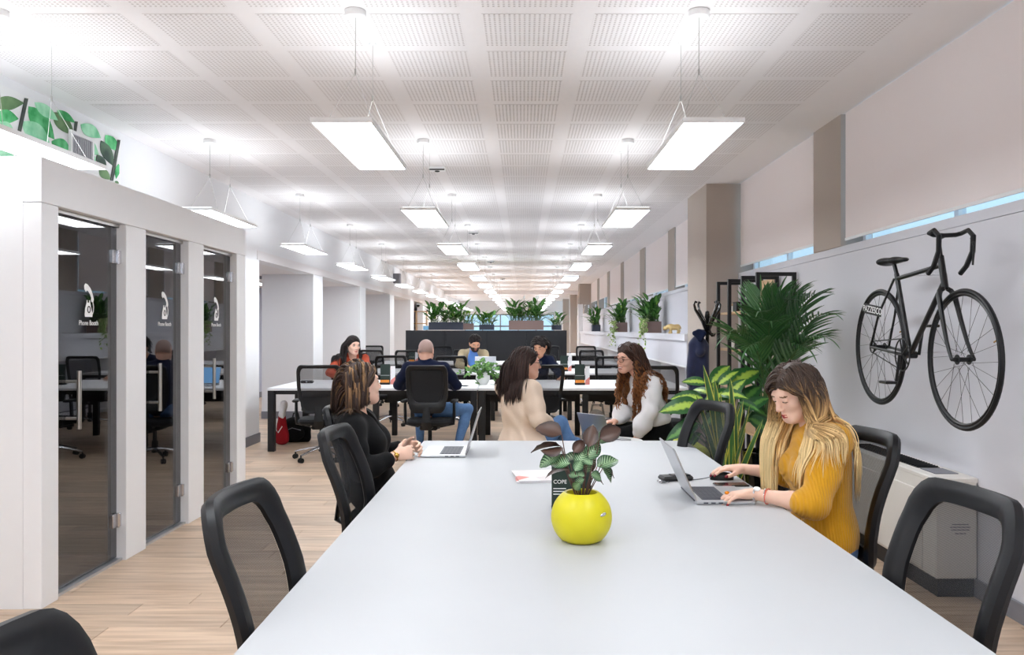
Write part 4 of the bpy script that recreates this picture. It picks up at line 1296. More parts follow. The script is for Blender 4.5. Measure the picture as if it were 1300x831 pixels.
    if o.get('hem'):                                           # garment that falls below the hips
        S.cone(P - pr * .07 - u * .02, P + pr * .07 - u * .02, .12 + i + o['hem'], .12 + i + o['hem'], .05, (fp, .8))
        S.ell(P - u * .05 - fp * .05, A_(.19 + o['hem'], .14, .13), RP, .05)
    if o.get('collar', 0):
        S.cone(N - u * .03, N + (nk - N) * .35, .062 + o['collar'], .060 + o['collar'], .02)
    nd = o.get('neck', None)
    if nd: # open neckline
        S.cone(N + (nk - N) * .9, N + f * .05 + u * .0, .058, .052, .012, None, '-'); S.cone(N + f * .06, N + f * (.115) - u * nd, .045, .012, .015, None, '-')
    V1, Q1 = S.mesh(h, wrinkle(o.get('seed', 1), o.get('wr', .006)))
    cm = None; mats1 = [o['top']]
    top = link(o.get('topname', 'top'), np_mesh('top', V1 - B, Q1, mats1, cm), root)
    S = SDF(); S.ell(P + u * .02, A_(.166 * g, .122 * g, .12), RP, .05)
    for k in 'rl': leg(S, k, .004, .96)
    V1, Q1 = S.mesh(max(h, .006), wrinkle(o.get('seed', 1) + 7, .004))
    link('trousers', np_mesh('trousers', V1 - B, Q1, [o['bottom']]), root)
    S = SDF()
    for k in 'rl':
        an = J['A' + k]; ft = J.get('F' + k, an + A_(fp[0], fp[1], 0) * .16)
        S.cone(an + A_(0, 0, -.045), ft + A_(0, 0, -.055), .041, .036, .02, (A_(0, 0, 1), .9)); S.cone(an + A_(0, 0, -.01), an + A_(0, 0, -.045), .041, .041, .02)
    V1, Q1 = S.mesh(.008); link('shoes', np_mesh('shoes', V1 - B, Q1, [o.get('shoe', M['black'])]), root)
    ctx = dict(root=root, B=B, H=H, RH=RH, hs=hs, body=body, J=J, N=N, P=P, u=u, f=f, sr=sr, top=S)
    coll = SDF()
    coll.ell(H + RH @ (A_(0, -.014, .034) * hs), A_(.076, .096, .088) * hs, RH, .01)
    coll.ell(H + RH @ (A_(0, .03, -.03) * hs), A_(.064, .066, .095) * hs, RH, .02)
    coll.cone(N - u * .02, nk, .056, .05, .02)
    torso(coll, i + .002)
    for k in 'rl': arm(coll, k, i, 0.0)
    ctx['coll'] = coll.value
    return ctx
def add_hair(ctx, n, length, colf, seed=1, name='hair', **kw):
    Vf, Q, Cf = hair_mesh(name, ctx['H'], ctx['RH'], ctx['hs'], ctx['coll'], seed, n, length, M['hair'], colf, **kw)
    return link(name, np_mesh(name, Vf - ctx['B'], Q, [M['hair']], None, Cf), ctx['root'])
def band(ctx, name, p, axis, r, w, m, th=.0025, flat=None, n=20):
    """a closed band round a limb at p"""
    ax = nz(axis); a = nz(np.cross(ax, A_(0, 0, 1)) if abs(ax[2]) < .9 else np.cross(ax, A_(1, 0, 0))); b = np.cross(ax, a)
    mb = MB(); pr = []
    for k in range(n):
        t = 2 * PI * k / n; q = np.array(p) - ctx['B'] + (a * math.cos(t) + b * math.sin(t) * (flat or 1)) * r
        pr.append(tuple(q))
    mb.tube(pr, 1.0, 8, closed=True, sc=(1, 1)) if False else mb.tube(pr, w / 2, 8, closed=True)
    return mb.build(name, m, ctx['root'], True)
M['lipn'] = mat('lips', (176, 96, 90), .4, noise=0); M['lipr'] = mat('red_lips', (168, 50, 52), .35, noise=0); M['browd'] = mat('dark_brow', (70, 50, 42), .8, noise=0)
M['nail'] = mat('dark_red_nail_varnish', (130, 18, 34), .15, noise=0)
# ================================================================ the eight people
def ribbed(name, rgb, axis='X', scale=28, strength=.5):
    m = mat(name, rgb, .9, noise=.08, nscale=18, sheen=.2)
    nt = m.node_tree; b = nt.nodes['Principled BSDF']
    tc = nt.nodes.new('ShaderNodeTexCoord'); w = nt.nodes.new('ShaderNodeTexWave'); w.bands_direction = axis
    w.inputs['Scale'].default_value = scale; w.inputs['Distortion'].default_value = 1.2; w.inputs['Detail'].default_value = 1; w.inputs['Detail Scale'].default_value = .4
    bp = nt.nodes.new('ShaderNodeBump'); bp.inputs['Strength'].default_value = strength; bp.inputs['Distance'].default_value = .006
    nt.links.new(tc.outputs['Object'], w.inputs['Vector']); nt.links.new(w.outputs['Fac'], bp.inputs['Height']); nt.links.new(bp.outputs[0], b.inputs['Normal'])
    return m
def cloth(name, rgb, bump=.15): return mat(name, rgb, .95, noise=.06, nscale=14, bump=bump, bscale=90, sheen=.04, spec=.25)
M['mustard'] = ribbed('mustard_rib_knit', (212, 152, 14))
M['jeans'] = mat('blue_denim', (84, 120, 166), .9, noise=.3, nscale=22, bump=.15, bscale=120)
M['blackcl'] = cloth('black_blazer_cloth', (13, 13, 15))
M['navy'] = cloth('navy_knit', (17, 26, 54))
M['beige'] = cloth('beige_blazer_cloth', (226, 204, 184))
M['blouse'] = cloth('white_blouse_cloth', (238, 236, 238))
M['rust'] = cloth('rust_knit', (178, 78, 54))
M['khaki'] = mat('khaki_check_tweed', (184, 168, 136), .95, noise=.18, nscale=40)
M['skin_fair'] = skin('fair', (234, 192, 170)); M['skin_rose'] = skin('rose', (226, 176, 154)); M['skin_tan'] = skin('tan', (206, 152, 122))
M['blond_brow'] = mat('brown_brow', (120, 88, 66), .8, noise=0)
M['stubble'] = mat('shaved_scalp', (178, 150, 142), .55, noise=.06, nscale=60); M['beard'] = mat('short_dark_beard', (44, 32, 28), .9, noise=.2, nscale=90)
M['gold'] = mat('gold_metal', (214, 172, 92), .25, 1.0, noise=0); M['silver'] = mat('silver_metal', (212, 214, 218), .22, 1.0, noise=0)
M['amber'] = mat('amber_stone', (230, 140, 16), .15, noise=.1); M['coral'] = mat('coral_cord', (226, 110, 92), .7, noise=.05); M['leather'] = mat('black_leather_cord', (22, 20, 20), .5, noise=.05)
D_ = A_(0, 0, -1)

# -------- woman in the mustard sweater
def c_ombre(P, t, r, layer, P0):
    z = P[..., 2]
    k = np.clip((1.225 + (r - .5) * .10 - z) / .14, 0, 1)[..., None]
    root = lin(74, 58, 50); mid = lin(196, 152, 96); tip = lin(248, 220, 164)
    c = root * (1 - k) + mid * k
    k2 = np.clip((1.13 + (r - .5) * .12 - z) / .16, 0, 1)[..., None]
    c = c * (1 - k2) + tip * k2
    return c * (.78 + .4 * r[..., None])
N = A_(1.235, 3.53, 1.07)
J = dict(P=(1.27, 3.53, .575), N=N, H=(1.142, 3.525, 1.203), hf=(-.84, -.34, -.40), Sr=N + A_(.01, .168, -.048), Sl=N + A_(.01, -.168, -.048), pr=(0, 1, 0),
         El=(1.125, 3.235, .795), Wl=(.935, 3.405, .803), hdl=(-1, -.10, -.03), hnl=D_, htl=(0, 1, 0),
         Er=(1.24, 3.86, .80), Wr=(1.035, 3.945, .815), hdr=(-1, -.03, .06), hnr=D_, htr=(0, -1, 0),
         Kr=(.80, 3.66, .535), Kl=(.80, 3.40, .535), Ar=(.78, 3.66, .09), Al=(.80, 3.38, .09), thr=(-.72, -.55, -.28))
c1 = person('woman with long blonde ombre hair in a mustard sweater typing on a laptop', (1.27, 3.53, 0), J,
            dict(skin=M['skin_fair'], top=M['mustard'], topname='sweater', bottom=M['jeans'], vox=.0045, nails='rl', closed=True, lips=M['lipr'], brow=M['blond_brow'], sleeve=.14, fit=.013, wr=.008, head=.97,
                 curll=.36, curlr=.30, seed=4, neck=.0, loose=.012, handsc=.93, sleeve_extra=.006, girth=.97))
add_hair(c1, 2300, .50, c_ombre, seed=5, width=.0052, vol=.016, side=.8, back=.2, part=-.012, stiff=.70, pull=.36, hair_line=.055, capvox=.005, sweep=.032, sweepk=.5, slide=(c1['f'] * .62, -.07), zs=1.22)
W = np.array(J['Wl'])
ax = nz(np.array(J['El']) - W)
p = W + ax * .012
band(c1, 'wristwatch', p, ax, .0262, .010, M['silver'])
mb = MB(); q = Vector(p - c1['B']) + Vector((0, -.012, .0235)); mb.tube([q - Vector((0, -.001, .002)), q + Vector((0, -.001, .004))], [.0145, .0135], 16); mb.build('watch_face', M['decal'], c1['root'], True)
band(c1, 'coral_bracelet', W + ax * .062, ax, .0305, .005, M['coral']); band(c1, 'silver_bracelet', W + ax * .056, ax + A_(0, .2, .1), .031, .005, M['silver'])
Wr_ = np.array(J['Wr']); ax = nz(np.array(J['Er']) - Wr_); band(c1, 'leather_bracelet', Wr_ + ax * .135, ax, .0375, .008, M['leather'])
mb = MB(); q = Vector((.832, 3.424, .804)) - Vector(c1['B']); mb.ellipsoid(q, (.0095, .0085, .007)); mb.build('amber_ring', M['amber'], c1['root'], True)

# -------- woman in the black blazer
def c_bob(P, t, r, layer, P0):
    base = lin(58, 42, 36); hi = lin(178, 136, 92)
    q = .5 if P0 is None else (.5 + .5 * np.sin(P0[:, 1:2] * 210 + P0[:, 0:1] * 60))
    k = np.clip((q + (r - .5) * .5 - .62) * 2.2, 0, .65) * np.clip(1 - t * .7, .15, 1)
    k = (k * np.ones_like(t))[..., None]
    return (base * (1 - k) + hi * k) * (.75 + .4 * ((r * 7.3) % 1))[..., None]
N = A_(-.925, 4.58, 1.005)
J = dict(P=(-.82, 4.62, .575), N=N, H=(-.885, 4.585, 1.168), hf=(.80, .60, .12), Sr=N + A_(.02, -.168, -.05), Sl=N + A_(.02, .168, -.05), pr=(0, -1, 0),
         Er=(-.84, 4.33, .735), Wr=(-.675, 4.47, .80), hdr=(.80, .55, .12), hnr=(-.45, .8, -.3), htr=(0, 0, 1),
         El=(-.84, 4.83, .735), Wl=(-.655, 4.72, .815), hdl=(.88, -.50, .02), hnl=(-.45, -.8, -.35), htl=(0, 0, 1),
         Kr=(-.37, 4.48, .535), Kl=(-.37, 4.74, .535), Ar=(-.36, 4.48, .09), Al=(-.36, 4.74, .09))
c2 = person('woman with a highlighted brown bob in a black blazer, hands clasped on the table', (-.82, 4.62, 0), J,
            dict(skin=M['skin_fair'], top=M['blackcl'], topname='blazer', bottom=M['blackcl'], vox=.005, sleeve=.72, fit=.014, wr=.006, curlr=.75, curll=.6, smile=1, head=1.0, seed=9, neck=.12, collar=.0, loose=.01))
add_hair(c2, 1100, .30, c_bob, seed=8, width=.0062, vol=.020, side=.85, back=.15, zcut=1.075, sweep=.0, stiff=.70, pull=.34, hair_line=.06, capvox=.006, part=.02)
W = np.array(J['Wr']); ax = nz(np.array(J['Er']) - W)
band(c2, 'wristwatch', W + ax * .012, ax, .0272, .007, M['gold'])
mb = MB(); q = Vector(W + ax * .012 - c2['B']) + Vector((.015, -.022, .008)); mb.ellipsoid(q, (.014, .007, .014)); mb.build('watch_face', M['gold'], c2['root'], True)
for k, (dx, dz) in enumerate(((.135, -.16), (.15, -.21))):
    mb = MB(); mb.ellipsoid(Vector(N + A_(dx, -.06, dz) - c2['B']), (.008, .008, .008), 10, 6); mb.build('blazer_button', M['silver'], c2['root'], True)

# -------- bald man at the first desk row
N = A_(-1.10, 9.50, 1.09)
J = dict(P=(-1.06, 9.50, .58), N=N, H=(-1.10, 9.53, 1.222), hf=(.10, 1, -.16), Sr=N + A_(.20, .01, -.055), Sl=N + A_(-.20, .01, -.055), pr=(1, 0, 0),
         Er=(-.76, 9.66, .83), Wr=(-.86, 9.98, .80), hdr=(-.2, 1, -.05), hnr=D_, htr=(-1, 0, 0),
         El=(-1.44, 9.66, .83), Wl=(-1.32, 9.98, .80), hdl=(.2, 1, -.05), hnl=D_, htl=(1, 0, 0),
         Kr=(-.64, 9.70, .55), Kl=(-1.22, 9.90, .54), Ar=(-.76, 9.50, .09), Al=(-1.22, 9.95, .09), Fr=(-.70, 9.66, .09))
c3 = person('bald man in a navy sweater and jeans seated with his back turned at the desk', (-1.06, 9.50, 0), J,
            dict(male=True, skin=M['skin_rose'], shade=M['stubble'], bald=True, top=M['navy'], topname='sweater', bottom=M['jeans'], vox=.006, sleeve=.95, fit=.012, wr=.007, head=1.1, seed=3, collar=.004, girth=1.05))

# -------- woman in the beige blazer
N = A_(-.035, 6.49, 1.062); r = A_(.6, -.8, 0)
J = dict(P=(.0, 6.46, .57), N=N, H=(.025, 6.505, 1.205), hf=(.95, .30, .0), Sr=N + r * .172 + A_(0, 0, -.05), Sl=N - r * .172 + A_(0, 0, -.05), pr=r,
         Er=(.115, 6.275, .79), Wr=(.215, 6.53, .745), hdr=(.5, .8, -.2), hnr=(0, .3, -1), htr=(-.4, .8, .2),
         El=(-.02, 6.78, .78), Wl=(.20, 6.72, .72), hdl=(.9, -.2, -.2), hnl=D_, htl=(.3, -.9, 0),
         Kr=(.29, 6.56, .735), Kl=(.42, 6.78, .54), Ar=(.46, 6.56, .36), Al=(.46, 6.78, .09))
c4 = person('dark-haired woman in a beige blazer and jeans seen from behind, turned to a friend', (.0, 6.46, 0), J,
            dict(skin=M['skin_rose'], top=M['beige'], topname='blazer', bottom=M['jeans'], vox=.006, sleeve=.72, fit=.018, wr=.014, smile=1, head=1.03, seed=12, loose=.022, hem=.03, sleeve_extra=.008))
def c_dark(P, t, r, layer, P0): return lin(54, 38, 34) * (.6 + .7 * r[..., None]) * np.ones_like(t)[..., None]
add_hair(c4, 1000, .31, c_dark, seed=21, width=.0062, vol=.012, side=.4, back=.75, sweep=-.005,  stiff=.74, pull=.34, hair_line=.058)

# -------- laughing woman in the white blouse
def c_curl(P, t, r, layer, P0):
    k = np.clip((t - .35 + (r - .5) * .5) / .4, 0, 1)[..., None]
    return (lin(66, 44, 36) * (1 - k) + lin(150, 96, 56) * k) * (.7 + .55 * r[..., None])
N = A_(1.0, 7.08, 1.075); r = nz(A_(-.316, .949, 0))
J = dict(P=(1.15, 7.15, .605), N=N, H=(.888, 7.045, 1.225), hf=(-.84, -.54, -.06), Sr=N + r * .168 + A_(.02, 0, -.05), Sl=N - r * .168 + A_(.02, 0, -.05), pr=r,
         El=(1.03, 6.84, .80), Wl=(.935, 6.90, .595), hdl=(-.15, .1, -1), hnl=(1, .3, 0), htl=(-.3, .9, 0),
         Er=(.90, 7.27, .80), Wr=(.80, 7.13, .695), hdr=(-1, -.2, -.1), hnr=D_, htr=(0, -1, 0),
         Kr=(.66, 7.26, .59), Kl=(.70, 7.0, .59), Ar=(.62, 7.28, .09), Al=(.66, 7.0, .09))
c5 = person('laughing woman with glasses and long wavy brown hair in a white blouse', (1.15, 7.15, 0), J,
            dict(skin=M['skin_rose'], top=M['blouse'], topname='blouse', bottom=M['blackcl'], vox=.0055, sleeve=.86, fit=.014, puff=.020, wr=.016, smile=1.3, head=1.03, roll=.12, seed=17, loose=.008, tuck=True))
add_hair(c5, 900, .44, c_curl, seed=31, width=.0065, vol=.018, side=.7, back=.3, sweep=.02, slide=(c5['f'] * .3, -.0), zs=1.17, wave=.012, wl=.085, stiff=.72, pull=.34, hair_line=.058)
def glasses(c, m):
    T = lambda *p: Vector(c['H'] + c['RH'] @ (A_(*p) * c['hs']) - c['B'])
    mb = MB()
    for s in (-1, 1):
        pts = []
        for k in range(16):
            a = 2 * PI * k / 16; e = .7
            pts.append(T(s * .032 + math.copysign(abs(math.cos(a)) ** e, math.cos(a)) * .024, .110 - abs(s * .032 + math.cos(a) * .024) * .12, .001 + math.copysign(abs(math.sin(a)) ** e, math.sin(a)) * .018))
        mb.tube(pts, .0022, 6, closed=True)
        mb.tube([T(s * .056, .104, .006), T(s * .078, .06, .01), T(s * .082, -.01, .012)], .002, 6)
    mb.tube([T(-.009, .112, .004), T(0, .114, .007), T(.009, .112, .004)], .002, 6)
    mb.build('glasses', m, c['root'], True)
M['tort'] = mat('brown_tortoiseshell', (112, 58, 40), .3, noise=.2, nscale=80)
glasses(c5, M['tort']); glasses(c4, M['black'])

# -------- woman in the rust sweater
N = A_(-2.45, 12.05, 1.10); f2 = nz(A_(.28, -.96, 0)); r = A_(f2[1], -f2[0], 0)
J = dict(P=(-2.5, 12.35, .58), N=N, H=(-2.425, 11.97, 1.242), hf=(.62, -.76, -.12), Sr=N + r * .17 + A_(0, 0, -.05), Sl=N - r * .17 + A_(0, 0, -.05), pr=r,
         Er=(-2.74, 11.86, .86), Wr=(-2.55, 11.64, .81), hdr=(.6, -.7, -.05), hnr=D_, htr=(.7, .6, 0),
         El=(-2.18, 11.84, .86), Wl=(-2.30, 11.62, .81), hdl=(-.5, -.8, -.05), hnl=D_, htl=(-.7, .4, 0),
         Kr=(-2.62, 11.95, .56), Kl=(-2.34, 11.93, .56), Ar=(-2.62, 11.97, .09), Al=(-2.34, 11.95, .09), Fr=(-2.6, 11.8, .09), Fl=(-2.32, 11.8, .09))
c6 = person('woman with long dark hair in a rust-red sweater facing across the first desk row', (-2.5, 12.35, 0), J,
            dict(skin=M['skin_fair'], top=M['rust'], topname='sweater', bottom=M['blackcl'], vox=.007, sleeve=.9, fit=.011, head=1.13, lips=M['lipr'], seed=23, neck=.02))
def c_blk(P, t, r, layer, P0): return lin(34, 26, 25) * (.6 + .8 * r[..., None]) * np.ones_like(t)[..., None]
add_hair(c6, 700, .42, c_blk, seed=41, width=.007, vol=.005, side=.75, back=.3, sweep=.01, slide=(c6['f'], .0), zs=1.17, stiff=.72, pull=.36, hair_line=.06, part=.015)

# -------- bearded man in the khaki jacket
N = A_(-.90, 15.22, 1.09)
J = dict(P=(-.92, 15.55, .58), N=N, H=(-.862, 15.02, 1.222), hf=(.24, -.85, -.40), Sr=N + A_(-.20, .02, -.055), Sl=N + A_(.20, -.02, -.055), pr=(-1, 0, 0),
         Er=(-1.16, 15.02, .84), Wr=(-.98, 14.80, .81), hdr=(.7, -.6, -.05), hnr=D_, htr=(.6, .7, 0),
         El=(-.62, 15.0, .84), Wl=(-.76, 14.80, .81), hdl=(-.5, -.8, -.05), hnl=D_, htl=(-.7, .4, 0),
         Kr=(-1.05, 15.32, .56), Kl=(-.78, 15.32, .56), Ar=(-1.05, 15.34, .09), Al=(-.78, 15.34, .09), Fr=(-1.05, 15.26, .09), Fl=(-.78, 15.26, .09))
c7 = person('bearded man in a khaki jacket and blue shirt at the second desk row', (-.92, 15.55, 0), J,
            dict(male=True, skin=M['skin_tan'], shade=M['beard'], beard=True, top=M['khaki'], topname='jacket', bottom=M['blackcl'], vox=.008, sleeve=.92, fit=.014, head=1.2, seed=29, neck=.16, collar=.0))
add_hair(c7, 600, .045, c_blk, seed=51, width=.008, vol=.006, side=.2, back=.6, stiff=.9, pull=.2, hair_line=.068, lift=1.3)
M['shirt'] = cloth('blue_shirt_cloth', (96, 140, 214))
S = SDF(); S.ell(N + A_(.0, -.07, -.16), (.10, .085, .17), None, .03); S.cone(N + A_(0, -.02, -.01), N + A_(.01, -.05, .05), .07, .066, .03)
v_, q_ = S.mesh(.008); link('shirt', np_mesh('shirt', v_ - c7['B'], q_, [M['shirt']]), c7['root'])

# -------- dark-haired woman in navy, half hidden
N = A_(.22, 12.06, 1.075)
J = dict(P=(.22, 12.36, .58), N=N, H=(.245, 11.93, 1.225), hf=(-.40, -.82, -.36), Sr=N + A_(-.17, .0, -.05), Sl=N + A_(.17, .0, -.05), pr=(-1, 0, 0),
         Er=(-.02, 11.88, .86), Wr=(.08, 11.66, .81), hdr=(.3, -.9, -.05), hnr=D_, htr=(.9, .3, 0),
         El=(.50, 11.86, .86), Wl=(.545, 11.62, .812), hdl=(-.1, -1, -.06), hnl=D_, htl=(-1, 0, 0),
         Kr=(.1, 11.97, .56), Kl=(.34, 11.97, .56), Ar=(.1, 11.99, .09), Al=(.34, 11.99, .09), Fr=(.1, 11.85, .09), Fl=(.34, 11.85, .09))
c8 = person('dark-haired woman in navy leaning over the desk behind the beige blazer', (.22, 12.36, 0), J,
            dict(skin=M['skin_tan'], top=M['navy'], topname='sweater', bottom=M['blackcl'], vox=.008, sleeve=.95, fit=.012, head=1.12, closed=True, seed=33))
add_hair(c8, 500, .10, c_blk, seed=61, width=.008, vol=.02, side=.5, back=.6, stiff=.75, pull=.3, hair_line=.058)
# ================================================================ laptops
M['keys'] = mat('dark_laptop_keys', (52, 54, 66), .5, noise=.03)
M['screen'] = mat('dark_screen_glass', (14, 15, 18), .12, noise=0)
M['blue_screen'] = emit('lit_blue_screen', (.25, .55, 1.0), 1.2)
def laptop(label, loc, rz, w=.33, d=.235, tilt=22, screen=None, emblem=None):
    rt = thing('laptop', label, 'laptop', loc, rz)
    mb = MB(); mb.box((0, 0, .0085), (w, d, .015), ch=.004); mb.build('base', M['alu'], rt)
    mb = MB(); mb.box((0, .035, .0165), (w * .86, d * .46, .0015))
    mb.build('keyboard_well', M['keys'], rt)
    mb = MB()
    for r_ in range(5):
        for c_ in range(12): mb.box((-w * .4 + (c_ + .5) * w * .8 / 12, .035 - d * .2 + (r_ + .5) * d * .4 / 5, .0178), (w * .8 / 12 * .84, d * .4 / 5 * .82, .0015))
    o = mb.build('keycaps', M['keys'], rt); o['kind'] = 'stuff'
    mb = MB(); mb.box((0, -d * .3, .0165), (w * .34, d * .28, .001)); mb.build('touchpad', M['alu'], rt)
    mb = MB()
    for k in range(3): mb.box((-w / 2, .02 + k * .03, .008), (.002, .018, .005))
    for k in range(3): mb.box((w / 2, .02 + k * .03, .008), (.002, .018, .005))
    mb.build('port', M['keys'], rt)
    a = math.radians(tilt); lid = MB(); h = d * .97
    up = Vector((0, math.sin(a), math.cos(a))); nb = Vector((0, math.cos(a), -math.sin(a)))
    Rm = Matrix((Vector((1, 0, 0)), nb, up)).transposed()
    o0 = Vector((0, d / 2 - .002, .016))
    lid.box(o0 + up * h / 2, (w, .007, h), rot=Rm, ch=.003); l = lid.build('lid', M['alu'], rt)
    mb = MB(); mb.box(o0 + up * h / 2 - nb * .004, (w - .014, .0012, h - .018), rot=Rm); mb.build('screen', screen or M['screen'], l)
    mb = MB(); mb.cyl((-w * .42, d / 2 - .002, .015), (w * .42, d / 2 - .002, .015), .006, n=8); mb.build('hinge', M['keys'], rt)
    if emblem:
        mb = MB(); c = o0 + up * h * .52 + nb * .0042
        for (u, v, r_) in (((-.008, 0, .014), (.006, 0, .014), (.006, .026, .006)) if rz == PI else ((0, 0, .016),)):
            pts = [c + Vector((1, 0, 0)) * (u + r_ * math.cos(t * PI / 8)) + up * (v + r_ * 1.2 * math.sin(t * PI / 8)) + nb * .0004 * r_ * 100 for t in range(16)]
            mb.poly(pts, .0004, nb)
        mb.build('emblem', M['decal'], l)
    return rt
laptop('silver laptop the blonde woman in mustard types on', (.815, 3.535, ZT), PI / 2, .33, .24, 24)
laptop('open silver laptop in front of the woman in the black blazer', (-.44, 4.79, ZT), -PI / 2, .36, .25, 17)
laptop('silver laptop of the bearded man at the second desk row', (-.64, 14.45, ZT), PI, .36, .24, 10, emblem=True)
laptop('laptop with a lit blue screen in front of the bald man', (-1.155, 10.55, ZT), 0, .33, .23, 20, screen=M['blue_screen'])
laptop('silver laptop in front of the woman in the rust-red sweater', (-2.16, 11.28, ZT), PI - .3, .33, .23, 12)

# ================================================================ mouse, pouch, phone, magazines, card
rt = thing('computer_mouse', 'black computer mouse under the hand of the blonde woman', 'mouse', (.935, 3.945, ZT))
mb = MB(); n = 16
prof = [(1, 0), (1.0, .012), (.9, .024), (.62, .032), (.25, .0345), (0, .035)]
vs = [(s * math.cos(2 * PI * k / n) * .056, s * math.sin(2 * PI * k / n) * .031, z) for (s, z) in prof for k in range(n)]
mb.add(vs, [(i * n + k, i * n + (k + 1) % n, (i + 1) * n + (k + 1) % n, (i + 1) * n + k) for i in range(5) for k in range(n)] + [tuple(range(n))[::-1]])
mb.build('shell', M['black'], rt, True)
mb = MB(); mb.cyl((-.03, -.004, .029), (-.03, .004, .029), .008, n=12); mb.build('scroll_wheel', M['skirt'], rt, True)
mb = MB(); mb.tube([(-.054, 0, .012), (-.08, .004, .005), (-.11, -.01, .003), (-.15, -.02, .003)], .0016, 6); mb.build('cable', M['black'], rt)
rt = thing('key_pouch', 'black leather pouch with keys beside the silver laptop lid', 'pouch', (.715, 3.93, ZT), .25)
mb = MB(); mb.box((0, 0, .012), (.15, .08, .022), ch=.008); mb.build('pouch', M['leather'], rt)
mb = MB(); mb.box((.02, 0, .0245), (.09, .05, .004), ch=.001); mb.build('flap', M['black'], rt)
mb = MB(); mb.tube([(math.cos(t * PI / 8) * .016 - .085, math.sin(t * PI / 8) * .016 - .02, .003) for t in range(16)], .0016, 6, closed=True)
for k in range(3): mb.box((-.10 + k * .012, -.05 - .004 * k, .003 + .002 * k), (.009, .05, .002), rot=(0, 0, .3 * k - .3))
mb.build('key', M['chrome'], rt)
rt = thing('smartphone', 'dark smartphone with a red edge lying behind the blonde woman\'s laptop', 'phone', (.94, 3.79, ZT), .08)
mb = MB(); mb.box((0, 0, .0045), (.15, .072, .008), ch=.003); mb.build('body', M['screen'], rt)
mb = MB(); mb.box((-.03, -.0365, .0048), (.04, .002, .006)); mb.build('red_edge', M['lipr'], rt)
M['paper'] = mat('glossy_paper', (236, 234, 236), .3, noise=.01)
def cover_mat():
    m = bpy.data.materials.new('magazine_print'); m.use_nodes = True; nt = m.node_tree; b = nt.nodes['Principled BSDF']
    b.inputs['Roughness'].default_value = .3
    tc = nt.nodes.new('ShaderNodeTexCoord'); v = nt.nodes.new('ShaderNodeTexVoronoi'); v.inputs['Scale'].default_value = 9
    cr = nt.nodes.new('ShaderNodeValToRGB'); e = cr.color_ramp.elements
    e[0].color = srgb(226, 140, 132); e[1].color = srgb(240, 240, 242); e[0].position = .1; e[1].position = .55
    x = e.new(.2); x.color = srgb(120, 84, 96); x = e.new(.28); x.color = srgb(236, 232, 232)
    s = nt.nodes.new('ShaderNodeSeparateColor'); nt.links.new(tc.outputs['Object'], v.inputs['Vector']); nt.links.new(v.outputs['Color'], s.inputs[0]); nt.links.new(s.outputs[0], cr.inputs[0]); nt.links.new(cr.outputs[0], b.inputs['Base Color'])
    return m
M['cover'] = cover_mat()
for k, (z, rz, lab) in enumerate([(0, .06, 'magazine at the bottom of the pair behind the green card'), (.006, .14, 'magazine with a pink picture cover, on top of the pair behind the green card')]):
    rt = thing('magazine', lab, 'magazine', (.075, 4.0, ZT + z), rz, 'magazines on the big table')
    mb = MB(); mb.box((0, 0, .0027), (.225, .29, .0046)); mb.build('pages', M['paper'], rt)
    mb = MB(); mb.box((0, 0, .0053), (.228, .293, .0006)); mb.build('cover', M['cover'], rt)
M['cardgreen'] = mat('dark_green_card', (26, 46, 40), .5, noise=.03)
rt = thing('table_card', 'dark green standing card with white lettering behind the yellow pot', 'card', (.19, 3.30, ZT))
mb = MB(); mb.box((0, 0, .108), (.155, .004, .216)); mb.build('card', M['cardgreen'], rt)
mb = MB(); mb.box((0, .02, .0015), (.155, .06, .003)); mb.build('foot', M['cardgreen'], rt)
text_obj('lettering', 'COPE', .021, M['decal'], rt, frame_mat((-.071, -.0025, .106), (1, 0, 0), (0, 0, 1)), align='LEFT')
mb = MB()
for k, w in enumerate((.05, .056, .03)): mb.box((-.071 + w / 2, -.0024, .080 - k * .011), (w, .0008, .003))
mb.build('small_print', M['decal'], rt)

# ================================================================ leaf helper
def leaf_mesh(name, L_, W, m, bend=.3, fold=.15, a=.8, p=.8, nl=8, ripple=0.0, th=0):
    """blade along +y from the origin, normal +z"""
    mb = MB(); lv = []; rows = []
    for i in range(nl + 1):
        t = i / nl; w = W / 2 * max(math.sin(PI * t ** a), 0) ** p + (.0006 if 0 < i < nl else 0)
        if i == 0 or i == nl: w = W * .012
        ang = bend * t; y = L_ * (math.sin(bend * t) / bend if abs(bend) > 1e-4 else t); z = -L_ * ((1 - math.cos(bend * t)) / bend if abs(bend) > 1e-4 else 0)
        row = []
        for j in range(-2, 3):
            u = j / 2
            zz = z + abs(u) * w * fold + ripple * W * math.sin(t * 22 + j) * abs(u)
            row.append((u * w, y, zz)); lv.append((abs(u), t, 0))
        rows.append(row)
    mb.grid(rows); mb.sm = [True] * len(mb.f)
    me = mb.mesh(name, m)
    at = me.color_attributes.new('lv', 'FLOAT_COLOR', 'POINT')
    at.data.foreach_set('color', np.c_[np.array(lv), np.ones(len(lv))].astype(np.float32).ravel())
    return me
def leaf_mw(base, d, up=(0, 0, 1), s=1.0):
    y = Vector(d).normalized(); z = Vector(up) - y * Vector(up).dot(y)
    if z.length < 1e-4: z = Vector((1, 0, 0)) - y * y.x
    z.normalize(); x = y.cross(z)
    Mx = Matrix((x * s, y * s, z * s)).transposed().to_4x4(); Mx.translation = Vector(base); return Mx
